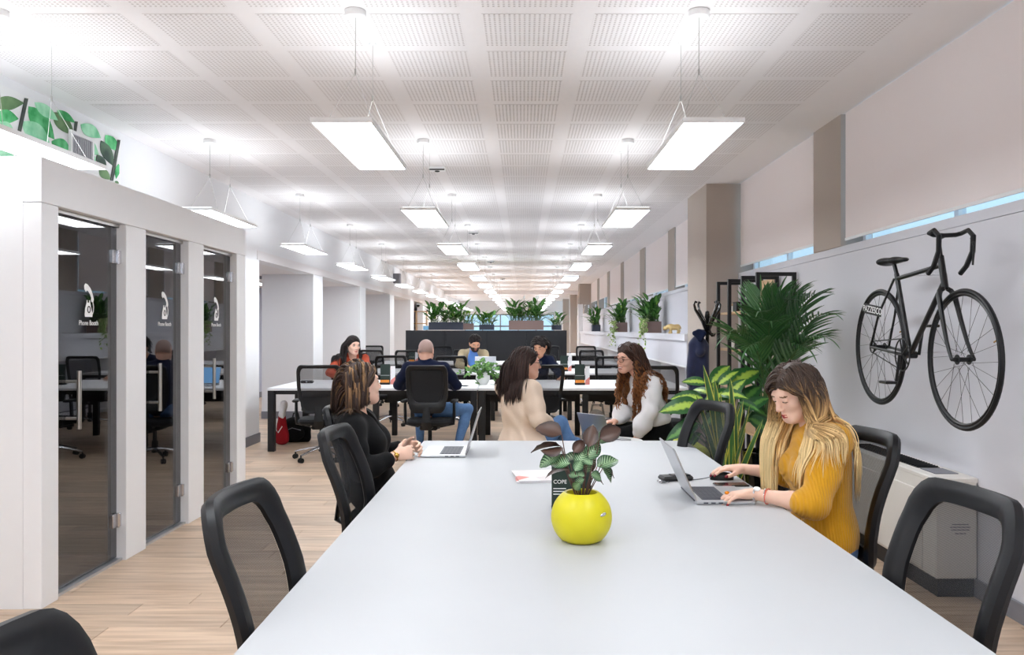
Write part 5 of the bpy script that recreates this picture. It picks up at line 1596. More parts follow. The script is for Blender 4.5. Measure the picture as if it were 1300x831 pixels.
def joined(name, items, m, parent):
    """many small leaves as one growth"""
    vs, fs, lvs = [], [], []; b = 0
    for me, mw in items:
        n = len(me.vertices); co = np.empty(n * 3, np.float32); me.vertices.foreach_get('co', co); co = co.reshape(-1, 3)
        A = np.array(mw); vs.append(co @ A[:3, :3].T + A[:3, 3])
        q = np.array([p.vertices[:] for p in me.polygons]); fs.append(q + b); b += n
        c = np.empty(n * 4, np.float32); me.color_attributes['lv'].data.foreach_get('color', c); lvs.append(c)
    me2 = np_mesh(name, np.concatenate(vs), np.concatenate(fs), m if isinstance(m, list) else [m])
    at = me2.color_attributes.new('lv', 'FLOAT_COLOR', 'POINT'); at.data.foreach_set('color', np.concatenate(lvs))
    return link(name, me2, parent)
M['soil'] = mat('dark_soil', (52, 40, 32), .95, noise=.3, nscale=60, bump=.5)
M['stem_g'] = mat('green_stem', (72, 104, 52), .5, noise=.1); M['stem_r'] = mat('reddish_stem', (96, 66, 56), .5, noise=.1)

# ================================================================ yellow pot with a prayer plant
PC = Vector((.195, 2.80, ZT)); pr = .1015
M['yellow'] = mat('yellow_plastic', (216, 206, 22), .42, noise=.02)
rt = thing('yellow_pot', 'round yellow pot holding a patterned leafy plant at the table middle', 'potted plant', PC)
prof = [(.0, .0), (.052, .0), (.057, .002)]
for k in range(1, 17):
    a = -PI / 2 + .64 + (PI / 2 - .64 + .97) * k / 16
    prof.append((pr * math.cos(a), pr * .80 + pr * math.sin(a) * .99))
prof += [(prof[-1][0] - .006, prof[-1][1] - .002), (prof[-1][0] - .008, prof[-1][1] - .03), (0, prof[-1][1] - .03)]
mb = MB(); mb.lathe(prof, 40); mb.build('pot', M['yellow'], rt, True)
ztop = prof[-4][1]
mb = MB(); mb.lathe([(0, ztop - .012), (prof[-2][0] * .98, ztop - .018)], 20); mb.build('soil', M['soil'], rt)
mb = MB(); a0 = math.radians(-50); c = Vector((math.cos(a0) * pr * 1.0, math.sin(a0) * pr * 1.0, pr * 1.03)); mb.ellipsoid(c, (.014, .004, .006), 12, 6, R=Euler((0, -.2, a0 + PI / 2)).to_matrix()); mb.build('badge', M['silver'], rt, True)
M['calathea'] = leafmat('prayer_plant_leaf', (150, 184, 138), (38, 78, 46), .36, .2, .4, 60, back=(92, 58, 52), stripes=.5)
M['calathea_b'] = leafmat('prayer_plant_brown_leaf', (82, 58, 48), (52, 36, 32), .7, .3, .4, 60)
cg = leaf_mesh('leaf', .085, .055, M['calathea'], .6, .3, .8, .75, 8, .02); cb = leaf_mesh('leaf', .088, .056, M['calathea_b'], .5, .4, .78, .75, 8, .03)
def pot_leaf(px0, py0, px1, py1, mesh, dy, nrm, s=1.0):
    Y = PC.y + dy; p0 = at_y(px0, py0, Y) - PC; p1 = at_y(px1, py1, Y + .02) - PC
    L_ = (p1 - p0).length
    link('leaf', mesh, rt, mw=leaf_mw(p0, p1 - p0, nrm, max(L_ / .085, .3) * s * (1.05 if mesh is cb else 1.2)))
    st = MB(); b0 = Vector((p0.x * .25, p0.y * .25, ztop - .02)); m_ = (b0 + p0) / 2 + Vector((p0.x * .15, 0, .02)); st.tube([b0, m_, p0], .0016, 6); st.build('stem', M['stem_r'], rt, True)
T_ = [(713, 551, 681, 539, cb, -.01, (.2, -.8, .5)), (747, 567, 753, 539, cb, .0, (-.1, -1, .1)), (761, 556, 789, 543, cb, .01, (.1, -1, .3)), (728, 574, 742, 558, cb, -.01, (0, -1, .3)), (742, 576, 727, 566, cb, .02, (0, -.6, .6)),
      (712, 566, 676, 565, cb, .0, (0, .3, 1)), (714, 568, 690, 576, cb, -.02, (.2, .5, -.8)), (722, 596, 692, 599, cb, -.03, (0, -.3, 1)), (763, 590, 783, 602, cb, .0, (.2, -.4, .8)), (752, 606, 768, 611, cb, -.02, (.2, -.4, .8)),
      (712, 577, 684, 586, cg, -.01, (0, -.7, .7)), (724, 588, 700, 585, cg, -.03, (0, -.8, .6)), (735, 580, 712, 580, cg, .03, (0, -.5, .8)), (733, 592, 742, 570, cg, -.02, (0, -.9, .3)), (744, 582, 760, 562, cg, .0, (.1, -.9, .4)),
      (757, 562, 782, 548, cg, .02, (.1, -.5, .9)), (758, 592, 782, 580, cg, .0, (.2, -.6, .8)), (765, 594, 780, 608, cg, -.01, (.4, -.6, .6)), (750, 602, 765, 606, cg, -.04, (.2, -.8, .5)), (742, 604, 730, 600, cg, -.05, (0, -.8, .5)),
      (742, 608, 728, 614, cg, -.06, (-.1, -.8, .5)), (736, 612, 728, 622, cg, -.07, (0, -.9, .3)), (744, 600, 752, 580, cg, .03, (0, -.8, .5)), (734, 604, 722, 600, cg, -.05, (-.2, -.8, .5)), (752, 590, 742, 582, cg, -.05, (0, -.8, .6)), (730, 598, 738, 584, cg, -.05, (0, -.9, .4))]
for t in T_: pot_leaf(*t)

# ================================================================ corner plants by the shelf
M['gloss_black'] = mat('glossy_black_pot', (16, 16, 18), .12, noise=.03)
def big_pot(rt, r, h):
    mb = MB(); mb.lathe([(0, 0), (r * .78, 0), (r * .82, .01), (r, h - .02), (r, h), (r - .015, h), (r - .02, h - .05), (0, h - .05)], 32); mb.build('pot', M['gloss_black'], rt, True)
    mb = MB(); mb.lathe([(0, h - .036), (r - .02, h - .046)], 20); mb.build('soil', M['soil'], rt)
M['palmleaf'] = leafmat('palm_leaf', (78, 124, 70), (50, 94, 54), .5, .3, .38, 20)
PB = Vector((1.95, 6.72, 0))
rt = thing('potted_palm', 'tall kentia palm in a glossy black pot against the black shelving', 'potted plant', PB)
big_pot(rt, .19, .5)
ll = leaf_mesh('leaflet', .30, .021, M['palmleaf'], .7, .35, .6, .6, 7)
Rp = rng(11)
def frond(tip, h0, sag):
    base = Vector((Rp.uniform(-.05, .05), Rp.uniform(-.05, .05), .47)); tip = Vector(tip) - PB
    mid = Vector((base.x * .6 + tip.x * .4, base.y * .6 + tip.y * .4, base.z + (tip.z - base.z) * .82 + h0))
    pts = []
    for k in range(15):
        t = k / 14; pts.append(base * (1 - t) ** 2 + mid * 2 * t * (1 - t) + tip * t * t)
    rach = MB(); rach.tube(pts, [.009 * (1 - .75 * k / 14) for k in range(15)], 6); ro = rach.build('frond_stalk', M['stem_g'], rt, True)
    items = []
    for k in range(4, 15):
        for sub in (0, .5):
            if k == 14 and sub or (sub and k < 7): continue
            f = k + sub; i0 = int(f); p = pts[i0].lerp(pts[min(i0 + 1, 14)], f - i0)
            tg = (pts[min(i0 + 1, 14)] - pts[i0 - 1]).normalized()
            lat = tg.cross(Vector((0, 0, 1)));
            if lat.length < .1: lat = Vector((1, 0, 0))
            lat.normalize(); upv = lat.cross(tg).normalized()
            t = f / 14; s = (.5 + .68 * math.sin(PI * min(1, (t - .2) / .8) ** .8)) * .92
            for q in (-1, 1):
                d = lat * q * .72 + tg * (.62 + t * .5) + upv * Rp.uniform(.05, .3)
                items.append((ll, leaf_mw(p, d, upv + lat * q * .15, s * Rp.uniform(.85, 1.1))))
    items.append((ll, leaf_mw(pts[-1], pts[-1] - pts[-2], (0, 0, 1), .7)))
    o = joined('frond', items, M['palmleaf'], rt)
for (px, py, dy, h0) in [(925, 424, -.25, .30), (966, 372, .1, .1), (990, 372, -.15, .1), (1012, 371, -.2, .12), (1036, 374, -.5, .16), (1050, 398, -.75, .2), (1046, 428, -.8, .24), (1000, 382, -.4, .2), (965, 396, -.45, .2), (1022, 440, -.6, .3), (978, 408, -.5, .2), (985, 384, .2, .1), (950, 440, -.4, .3), (1005, 400, .1, .1)]:
    frond(at_y(px, py, 6.72 + dy), h0, 0)

M['dieff'] = leafmat('variegated_leaf', (176, 206, 84), (44, 98, 44), .34, .9, .42, 34)
M['dieff2'] = leafmat('deep_green_leaf', (96, 152, 70), (36, 86, 44), .3, .8, .42, 30)
DB_ = Vector((1.54, 6.45, 0))
rt = thing('variegated_plant', 'bushy plant with large yellow-green mottled leaves beside the far table corner', 'potted plant', DB_)
big_pot(rt, .15, .42)
dl = leaf_mesh('leaf', .30, .135, M['dieff'], .75, .2, .75, .8, 10, .03); dl2 = leaf_mesh('leaf', .30, .13, M['dieff2'], .8, .2, .75, .8, 10, .03)
Rd = rng(5)
def dleaf(p0, p1, mesh, s=1.0):
    p0 = p0 - DB_; p1 = p1 - DB_; L_ = (p1 - p0).length
    nrm = Vector((0, -1.0, .75))
    link('leaf', mesh, rt, mw=leaf_mw(p0, (p1 - p0) + Vector((0, 0, L_ * .25)), nrm, L_ / .29 * s * 1.2))
    st = MB(); b0 = Vector((p0.x * .1, p0.y * .1, .37)); st.tube([b0, b0.lerp(p0, .5) + Vector((0, 0, .06)), p0], [.010, .008, .005], 7); st.build('stem', M['stem_g'], rt, True)
for (x0, y0, x1, y1, dy, k) in [(890, 514, 851, 524, -.2, 0), (892, 505, 858, 508, 0, 0), (896, 486, 872, 486, -.05, 0), (903, 486, 928, 466, .1, 0), (925, 490, 966, 473, .05, 0), (912, 488, 936, 474, -.05, 0), (905, 492, 912, 468, .12, 0), (922, 505, 945, 486, -.1, 0),
                               (886, 537, 858, 556, -.2, 1), (884, 530, 862, 548, .1, 1), (940, 512, 968, 492, .1, 1), (945, 520, 975, 508, -.05, 1), (950, 530, 982, 556, 0, 1), (938, 510, 958, 520, -.2, 1), (948, 535, 972, 528, .2, 1), (930, 500, 905, 508, -.18, 0), (918, 520, 900, 540, -.2, 1), (900, 500, 880, 494, .2, 0), (930, 482, 950, 470, .25, 1), (955, 520, 985, 535, .2, 1), (935, 498, 925, 478, .2, 0), (915, 500, 940, 505, -.25, 0), (880, 548, 868, 572, -.05, 1), (890, 550, 876, 566, .15, 1)]:
    dleaf(at_y(x0, y0, 6.45 + dy * .5), at_y(x1, y1, 6.45 + dy), dl if k == 0 else dl2)
SB = Vector((1.43, 5.90, 0))
rt = thing('snake_plant', 'snake plant with upright yellow-edged blades behind the empty far chair', 'potted plant', SB)
big_pot(rt, .125, .36)
M['snake'] = leafmat('yellow_edged_blade', (56, 100, 48), (214, 206, 84), .80, .12, .35, 14)
sl_ = leaf_mesh('blade', .60, .044, M['snake'], .12, .3, .62, .5, 10)
for (px, py, dy, tw) in [(896, 463, 0, .1), (905, 482, -.05, -.5), (889, 500, -.02, .6), (931, 478, .05, .2), (943, 508, -.06, -.3), (958, 514, .03, .9), (966, 532, -.05, -.8), (938, 520, -.08, .3), (918, 500, .06, .2), (950, 545, -.1, .5), (927, 512, -.1, -.6)]:
    tip = at_y(px, py, SB.y + dy) - SB; k = Rd.uniform(.2, .5); b0 = Vector((Rd.uniform(-.06, .06), Rd.uniform(-.05, .05), .30))
    d = tip - b0; link('blade', sl_, rt, mw=leaf_mw(b0, d, (tw, -1, .1), d.length / .6))

# ================================================================ black frame shelving
M['shelfwood'] = mat('pale_wood_board', (206, 174, 136), .5, noise=.1, nscale=8)
SX0, SX1 = 2.135, 2.465; SYS = [7.63, 8.15, 8.68, 9.17]; SH = 1.99
rt = thing('frame_shelving', 'open shelving of four black steel frames with pale wood boards behind the palm', 'shelf', (2.3, 8.4, 0))
ro = Vector((2.3, 8.4, 0))
for y in SYS:
    mb = MB(); t = .034
    for x in (SX0, SX1): mb.box(Vector((x, y, SH / 2)) - ro, (t, t, SH))
    for z in (SH - t / 2, .05): mb.box(Vector(((SX0 + SX1) / 2, y, z)) - ro, (SX1 - SX0 - t, t, t))
    mb.build('steel_frame', M['blackm'], rt)
BZ = [.1, .48, .87, 1.255, 1.64]
for z in BZ:
    mb = MB(); mb.box(Vector(((SX0 + SX1) / 2, 8.4, z)) - ro, (SX1 - SX0 - .045, 1.66, .025)); mb.build('shelf_board', M['shelfwood'], rt)
mb = MB(); mb.box(Vector((2.455, 8.42, 1.82)) - ro, (.012, .48, .30)); mb.build('back_board', M['shelfwood'], rt)
def small(name, label, cat, loc, parts, group=None, rz=0):
    r = thing(name, label, cat, loc, rz, group)
    for nm, mb, m, sm in parts: mb.build(nm, m, r, sm)
    return r
def lathe(*p, n=18):
    mb = MB(); mb.lathe(list(p), n); return mb
def boxm(c, d, ch=0): mb = MB(); mb.box(c, d, ch=ch); return mb
zt = 1.6525
small('lidded_jar', 'small white lidded jar on the upper board of the black shelving', 'jar', (2.24, 9.0, zt), [('jar', lathe((0, 0), (.035, 0), (.04, .02), (.038, .07), (0, .07)), M['white'], True), ('lid', lathe((.04, .07), (.04, .085), (0, .09)), M['shelfwood'], True)])
small('storage_box', 'small black box on the upper board of the black shelving', 'box', (2.3, 8.8, zt), [('box', boxm((0, 0, .045), (.16, .16, .09), .004), M['black'], None), ('lid', boxm((0, 0, .098), (.165, .165, .016), .004), M['black'], None)])
small('storage_box', 'low black box on the middle board of the black shelving', 'box', (2.26, 8.55, 1.2675), [('box', boxm((0, 0, .04), (.16, .2, .08), .004), M['black'], None), ('lid', boxm((0, 0, .087), (.165, .205, .014), .004), M['black'], None)])
small('ceramic_cup', 'white cup on the middle board of the black shelving', 'cup', (2.22, 8.86, 1.2675), [('cup', lathe((0, 0), (.03, 0), (.036, .08), (.032, .08), (.028, .01), (0, .01)), M['white'], True)])
small('book_stack', 'stack of pale books low on the black shelving behind the palm', 'books', (2.28, 7.9, .8825), [('book', boxm((0, 0, .02), (.2, .28, .04)), M['paper'], None), ('book', boxm((.01, 0, .057), (.19, .27, .033)), M['skirt'], None)])

# ================================================================ coat stand and coat
CS = Vector((1.955, 8.90, 0))
rt = thing('coat_stand', 'black bentwood coat stand in front of the taupe column', 'coat stand', CS)
mb = MB(); mb.lathe([(0, .02), (.16, .02), (.18, .03), (.05, .06), (.02, .1), (.02, 1.58), (.03, 1.6), (.02, 1.66), (0, 1.67)], 16); mb.build('pole', M['gloss_black'], rt, True)
for k in range(4):
    a = k * PI / 2 + .4; c_, s_ = math.cos(a), math.sin(a)
    mb = MB(); pts = [(.02, 1.46), (.035, 1.5), (.06, 1.56), (.105, 1.62), (.15, 1.68), (.165, 1.735), (.15, 1.765), (.13, 1.755)]
    mb.tube([(r_ * c_, r_ * s_, z) for r_, z in pts], [.016, .018, .019, .018, .015, .012, .009, .008], 8, sc=(1, 1.3)); mb.tube([(.02 * c_, .02 * s_, 1.48), (.05 * c_, .05 * s_, 1.42), (.085 * c_, .085 * s_, 1.40), (.1 * c_, .1 * s_, 1.43)], [.012, .012, .01, .009], 8); mb.build('hook', M['gloss_black'], rt, True)
    mb = MB(); mb.tube([(.02 * c_, .02 * s_, .2), (.1 * c_, .1 * s_, .12), (.19 * c_, .19 * s_, .02), (.21 * c_, .21 * s_, .016)], [.016, .016, .015, .014], 8); mb.build('foot', M['gloss_black'], rt, True)
M['coat'] = mat('navy_check_coat', (24, 32, 66), .9, noise=.3, nscale=26, sheen=.3)
S = SDF(); q = A_(-.105, -.06, 0); cz = A_(CS.x, CS.y, 0)
S.cone(q + A_(0, 0, 1.42), q + A_(0, 0, 1.30), .03, .085, .05); S.cone(q + A_(0, 0, 1.30), q + A_(.0, 0, .72), .085, .115, .05, (A_(0, 1, 0), .75))
S.cone(q + A_(-.06, -.02, 1.30), q + A_(-.10, -.03, .92), .05, .045, .02); S.cone(q + A_(.05, -.02, 1.28), q + A_(.07, -.05, .9), .05, .04, .02)
S.cone(q + A_(0, -.04, 1.40), q + A_(0, -.07, 1.24), .03, .05, .02)
v_, q_ = S.mesh(.008, wrinkle(77, .014, .9))
cr = thing('coat', 'navy checked coat hanging from the coat stand', 'coat', (CS.x, CS.y, .7)); link('coat_body', np_mesh('coat_body', v_ - A_(0, 0, .7), q_, [M['coat']]), cr)
S = SDF(); S.ell(q + A_(0, -.02, 1.425), (.05, .045, .05), None, .02); S.cone(q + A_(-.05, -.05, 1.43), q + A_(0, -.085, 1.36), .022, .02, .02); S.cone(q + A_(.05, -.05, 1.43), q + A_(0, -.085, 1.36), .022, .02, .02); S.cone(q + A_(-.05, -.04, 1.43), q + A_(.05, -.0, 1.45), .022, .02, .02)
v_, q_ = S.mesh(.008); link('collar', np_mesh('collar', v_ - A_(0, 0, .7), q_, [M['navy']]), cr)

# ================================================================ bicycle hung on the wall
BXP = 2.22
def bp(cx, cy, X=BXP): return at_x(1060 + cx / 2.867, 270 + cy / 2.867, X)
BO = Vector((BXP, 4.73, .98))
rt = thing('bicycle', 'black racing bicycle with drop handlebars hung on the grey wall', 'bicycle', BO)
RH_, FH_ = Vector((BXP, 5.22, 1.362)), Vector((BXP, 4.232, 1.318))
M['bike'] = mat('matt_black_bike_paint', (13, 13, 15), .4, noise=.05)
spoke = MB(); spoke.cyl((0, 0, .022), (0, 0, .33), .0011, n=5); spm = spoke.mesh('spoke', M['bike'])
for hub in (RH_, FH_):
    o = hub - BO; R_ = .347
    mb = MB(); mb.tube([o + Vector((0, math.cos(t * PI / 32) * R_, math.sin(t * PI / 32) * R_)) for t in range(64)], .0125, 8, closed=True); w = mb.build('wheel', M['black'], rt, True)
    mb = MB(); mb.tube([o + Vector((0, math.cos(t * PI / 24) * (R_ - .018), math.sin(t * PI / 24) * (R_ - .018))) for t in range(48)], .0095, 6, closed=True); mb.build('rim', M['bike'], w, True)
    mb = MB(); mb.cyl(o - Vector((.045, 0, 0)), o + Vector((.045, 0, 0)), .012, n=12)
    for s in (-1, 1): mb.cyl(o + Vector((s * .03 - .002, 0, 0)), o + Vector((s * .03 + .002, 0, 0)), .026, n=16); mb.cyl(o + Vector((s * .045, 0, 0)), o + Vector((s * .06, 0, 0)), .009, n=8)
    mb.build('hub', M['bike'], w, True)
    for k in range(24):
        a = 2 * PI * k / 24; s = 1 if k % 2 else -1
        p0 = Vector((s * .03, math.cos(a + .9 * (1 if k % 4 < 2 else -1)) * .024, math.sin(a + .9 * (1 if k % 4 < 2 else -1)) * .024)); p1 = Vector((0, math.cos(a) * .325, math.sin(a) * .325))
        d = (p1 - p0); Mx = d.to_track_quat('Z', 'Y').to_matrix().to_4x4(); L_ = d.length / .33
        Mx = Matrix.Translation(o + p0) @ Mx @ Matrix.Diagonal((1, 1, L_, 1)); link('spoke', spm, w, mw=Mx)
    mb = MB(); mb.cyl(o + Vector((0, .3 * (-1), .1)), o + Vector((0, -.278, .092)), .004, n=6); mb.build('valve', M['gold'], w)
bbk = Vector((BXP, 4.81, 1.325)); seatc = Vector((BXP, 4.985, 1.80)); htop = Vector((BXP, 4.462, 1.86)); hbot = Vector((BXP, 4.41, 1.685))
def tb(pts, r): mb = MB(); mb.tube([Vector(p) - BO for p in pts], r, 10); return mb
fr = MB()
for pts, r in [((bbk, seatc), .0145), ((bbk, hbot.lerp(htop, .2)), .0155), ((seatc + Vector((0, 0, -.03)), hbot.lerp(htop, .72)), .013), ((hbot, htop), .0175)]: fr.tube([Vector(p) - BO for p in pts], r, 10)
for s in (-1, 1):
    fr.tube([bbk + Vector((s * .02, .03, 0)) - BO, bbk + Vector((s * .04, .12, .01)) - BO, RH_ + Vector((s * .056, 0, 0)) - BO], .008, 8)
    fr.tube([seatc + Vector((s * .015, 0, -.03)) - BO, RH_ + Vector((s * .05, -.1, .2)) - BO, RH_ + Vector((s * .056, 0, 0)) - BO], .007, 8)
fr.cyl(bbk + Vector((-.035, 0, 0)) - BO, bbk + Vector((.035, 0, 0)) - BO, .021, n=12)
fr.build('frame', M['bike'], rt, True)
mb = MB()
for s in (-1, 1): mb.tube([hbot + Vector((s * .01, 0, .0)) - BO, hbot + Vector((s * .030, .0, -.012)) - BO, hbot.lerp(FH_, .12) + Vector((s * .042, .004, 0)) - BO, hbot.lerp(FH_, .45) + Vector((s * .047, .014, 0)) - BO, hbot.lerp(FH_, .75) + Vector((s * .052, .017, 0)) - BO, hbot.lerp(FH_, .9) + Vector((s * .055, .010, 0)) - BO, FH_ + Vector((s * .058, 0, 0)) - BO], [.013, .014, .014, .012, .010, .009, .008], 8)
mb.build('fork', M['bike'], rt, True)
stem_top = Vector((BXP, 4.485, 1.955)); clamp = Vector((BXP, 4.42, 1.965))
mb = tb((htop, stem_top), .012); mb.tube([stem_top - BO, clamp - BO], .012, 8); mb.build('handlebar_stem', M['bike'], rt, True)
mb = MB()
for s in (-1, 1):
    x = BXP + s * .085
    pts = [clamp, clamp + Vector((s * .06, 0, .003)), (x, 4.41, 1.975), (x + s * .003, 4.35, 1.985), (x + s * .003, 4.30, 1.95), (x + s * .002, 4.305, 1.87), (x, 4.36, 1.80), (x, 4.42, 1.765)]
    mb.tube([Vector(p) - BO for p in pts], [.012] * 4 + [.0135] * 4, 8)
mb.build('handlebar', M['black'], rt, True)
mb = MB(); mb.tube([Vector((BXP + .085, 4.31, 1.94)) - BO, Vector((BXP + .085, 4.285, 1.90)) - BO, Vector((BXP + .085, 4.30, 1.80)) - BO], [.009, .007, .005], 8); mb.build('brake_lever', M['bike'], rt, True)
sp = Vector((BXP, 5.02, 1.865))
mb = tb((seatc, sp), .012); mb.build('seat_post', M['bike'], rt, True)
S = SDF(); S.cone(sp + A_(0, .10, .012) * 1 if False else A_(BXP, 5.12, 1.882), A_(BXP, 4.98, 1.882), .062, .034, .03, (A_(0, 0, 1), .42)); S.cone(A_(BXP, 5.0, 1.882), A_(BXP, 4.87, 1.876), .034, .02, .02, (A_(0, 0, 1), .6))
v_, q_ = S.mesh(.006); link('saddle', np_mesh('saddle', v_ - np.array(BO), q_, [M['black']]), rt)
cx = BXP - .045
mb = MB(); mb.tube([Vector((cx, bbk.y + math.cos(t * PI / 16) * .092, bbk.z + math.sin(t * PI / 16) * .092)) - BO for t in range(32)], .0045, 6, closed=True)
for t in range(5):
    a = t * 2 * PI / 5; mb.cyl(Vector((cx, bbk.y, bbk.z)) - BO, Vector((cx, bbk.y + math.cos(a) * .09, bbk.z + math.sin(a) * .09)) - BO, .005, n=6)
mb.build('chainring', M['bike'], rt, True)
pe = Vector((cx - .02, 4.845, 1.165))
mb = tb((Vector((cx - .015, bbk.y, bbk.z)), pe), .009); mb.build('crank_arm', M['bike'], rt, True); mb = MB(); mb.tube([Vector((BXP + .05, bbk.y, bbk.z)) - BO, Vector((BXP + .06, bbk.y - .03, bbk.z + .165)) - BO], .009, 8); mb.build('crank_arm', M['bike'], rt, True)
mb = MB(); mb.box(pe + Vector((-.045, 0, 0)) - BO, (.07, .10, .016), ch=.004); mb.build('pedal', M['bike'], rt); mb = MB(); mb.box(Vector((BXP + .105, bbk.y - .03, bbk.z + .165)) - BO, (.06, .09, .016), ch=.004); mb.build('pedal', M['bike'], rt)
mb = MB()
for s in (1, -1): mb.tube([Vector((cx, bbk.y, bbk.z + s * .092)) - BO, Vector((cx, RH_.y, RH_.z + s * .035)) - BO], .0035, 6)
mb.tube([Vector((cx, RH_.y + math.cos(t * PI / 8) * .036, RH_.z + math.sin(t * PI / 8) * .036)) - BO for t in range(16)], .005, 6, closed=True)
mb.build('chain', M['bike'], rt)
p0, p1 = at_x(1097.5, 393, 2.15), at_x(1118.5, 393.5, 2.15)
pc = (p0 + p1) / 2; wd = abs(p0.y - p1.y)
mb = MB(); mb.box(pc - BO, (.004, wd, .062), rot=(.12, 0, 0)); pl = mb.build('name_plate', M['black'], rt)
Mt = Matrix.Translation(pc - BO + Vector((-.003, 0, -.001))) @ frame_mat((0, 0, 0), (0, -1, -.12), (0, -.12, 1)); text_obj('lettering', 'PAZZESCO', .056, M['decal'], pl, Mt); 
for y, z in ((4.95, 1.79), (4.83, 1.34)):
    mb = MB(); mb.cyl(Vector((BXP + .012, y, z)) - BO, Vector((XR - .004, y, z)) - BO, .005, n=8); mb.cyl(Vector((XR - .012, y, z)) - BO, Vector((XR - .002, y, z)) - BO, .014, n=12); mb.build('wall_hook', M['wallr'], rt, True)

# ================================================================ planters
M['pnavy'] = mat('slate_blue_planter', (46, 52, 68), .6, noise=.04); M['ptaupe'] = mat('taupe_planter', (134, 112, 106), .65, noise=.04)
M['lily'] = leafmat('peace_lily_leaf', (98, 150, 72), (52, 104, 50), .5, .5, .35, 30); M['lime_leaf'] = leafmat('light_green_leaf', (150, 186, 78), (78, 128, 50), .5, .5, .4, 30); M['vine'] = leafmat('variegated_vine_leaf', (120, 164, 80), (214, 216, 168), .55, .5, .4, 40)
lm1 = leaf_mesh('lily_leaf', .26, .09, M['lily'], .8, .2, .8, .8, 6); lm2 = leaf_mesh('light_leaf', .15, .06, M['lime_leaf'], .7, .2, .8, .8, 6); lm3 = leaf_mesh('vine_leaf', .07, .055, M['vine'], .5, .15, .7, .8, 5)
def planter(label, loc, w, d, h, pm_, n, spread, hgt, seed, light=0, vine=0, flower=0, group=None, left=-1):
    r = thing('planter', label, 'planter', loc, 0, group); Rr = rng(seed)
    mb = MB(); t = .02
    mb.box((0, -d / 2 + t / 2, h / 2), (w, t, h)); mb.box((0, d / 2 - t / 2, h / 2), (w, t, h)); mb.box((-w / 2 + t / 2, 0, h / 2), (t, d - 2 * t, h)); mb.box((w / 2 - t / 2, 0, h / 2), (t, d - 2 * t, h)); mb.box((0, 0, .01), (w - 2 * t, d - 2 * t, .02))
    mb.build('box', pm_, r)
    mb = MB(); mb.box((0, 0, h - .03), (w - 2 * t, d - 2 * t, .02)); mb.build('soil', M['soil'], r)
    it, il = [], []; st = MB()
    for k in range(n):
        bx, by = Rr.uniform(-.46, .46) * w, Rr.uniform(-.4, .4) * d
        a = Rr.uniform(0, 2 * PI); e = Rr.uniform(.25, 1.15); rr = Rr.uniform(.2, 1)
        d_ = Vector((math.cos(a) * math.cos(e), math.sin(a) * math.cos(e), math.sin(e) + .15))
        b_ = Vector((bx, by, h - .02)); p = b_ + Vector((d_.x * spread, d_.y * spread, d_.z * hgt)) * rr
        if loc[0] > 2: p.x = min(p.x, .06); d_.x = min(d_.x, .25) - .1
        is_l = Rr.random() < light
        (il if is_l else it).append((lm2 if is_l else lm1, leaf_mw(p, d_ + Vector((0, 0, .1)), (0, 0, 1), Rr.uniform(.65, 1.1))))
        st.tube([b_, b_.lerp(p, .5) + Vector((0, 0, .02)), p], .004, 4, caps=False)
    o = st.build('stems', M['stem_g'], r); o['kind'] = 'stuff'
    if it: o = joined('foliage', it, M['lily'], r); o['kind'] = 'stuff'
    if il: o = joined('light_foliage', il, M['lime_leaf'], r); o['kind'] = 'stuff'
    if vine:
        iv = []
        for k in range(vine):
            x = left * w / 2 + left * Rr.uniform(-.02, .12); y = -d / 2 - Rr.uniform(0, .08); L_ = Rr.uniform(.2, .62); z0 = h
            pts = [Vector((x * .8, y * .3, z0)), Vector((x, y, z0 + .03))] + [Vector((x + Rr.uniform(-.03, .03), y - .06, z0 - L_ * q / 6)) for q in range(1, 7)]
            mv = MB(); 
            for q in range(len(pts) - 1):
                for g_ in range(2):
                    p = pts[q].lerp(pts[q + 1], g_ / 2); iv.append((lm3, leaf_mw(p, (Rr.uniform(-1, 1), Rr.uniform(-1, .2), Rr.uniform(-.6, .5)), (Rr.uniform(-.3, .3), -.6, .8), Rr.uniform(.6, 1.0))))
        o = joined('trailing_vine', iv, M['vine'], r); o['kind'] = 'stuff'
    for k in range(flower):
        x, y = Rr.uniform(-.4, .4) * w, Rr.uniform(-.2, .2) * d; z = h + hgt + Rr.uniform(.1, .25)
        mb = MB(); mb.tube([(x, y, h), (x + .02, y, z)], .004, 5); mb.build('flower_stalk', M['stem_g'], r)
        link('white_flower', fl_me, r, mw=leaf_mw((x + .02, y, z - .02), (.15, -.3, 1), (0, -1, .2), 1))
    return r
fl_me = leaf_mesh('white_flower', .11, .055, M['decal'], .3, .4, .7, .8, 5)
cz_ = 1.457
planter('long slate-blue planter of dark leafy plants on the dark cabinets', (xa(566.5, 20.6), 20.62, cz_), .83, .3, .19, M['pnavy'], 168, .24, .40, 1, light=.15)
planter('small taupe planter with light green leaves beside the long slate-blue planter', (xa(595, 20.7), 20.72, cz_), .25, .22, .16, M['ptaupe'], 50, .16, .28, 2, light=.9)
planter('small slate-blue planter with mixed leaves in the cabinets\' middle', (xa(618, 20.6), 20.62, cz_), .36, .22, .13, M['pnavy'], 67, .22, .30, 3, light=.45)
planter('long taupe planter of peace lilies with white flowers on the dark cabinets', (xa(668, 20.6), 20.62, cz_), .85, .3, .23, M['ptaupe'], 191, .22, .42, 4, light=.05, flower=4)
lz = 1.41
planter('taupe planter with glossy leaves and a trailing vine beside the gold rhino', (2.26, 14.75, lz), .29, .36, .20, M['ptaupe'], 123, .26, .40, 5, light=.1, vine=9)
planter('second taupe planter with a trailing vine on the window ledge', (2.26, 19.5, lz), .29, .36, .22, M['ptaupe'], 101, .30, .44, 6, light=.3, vine=9)
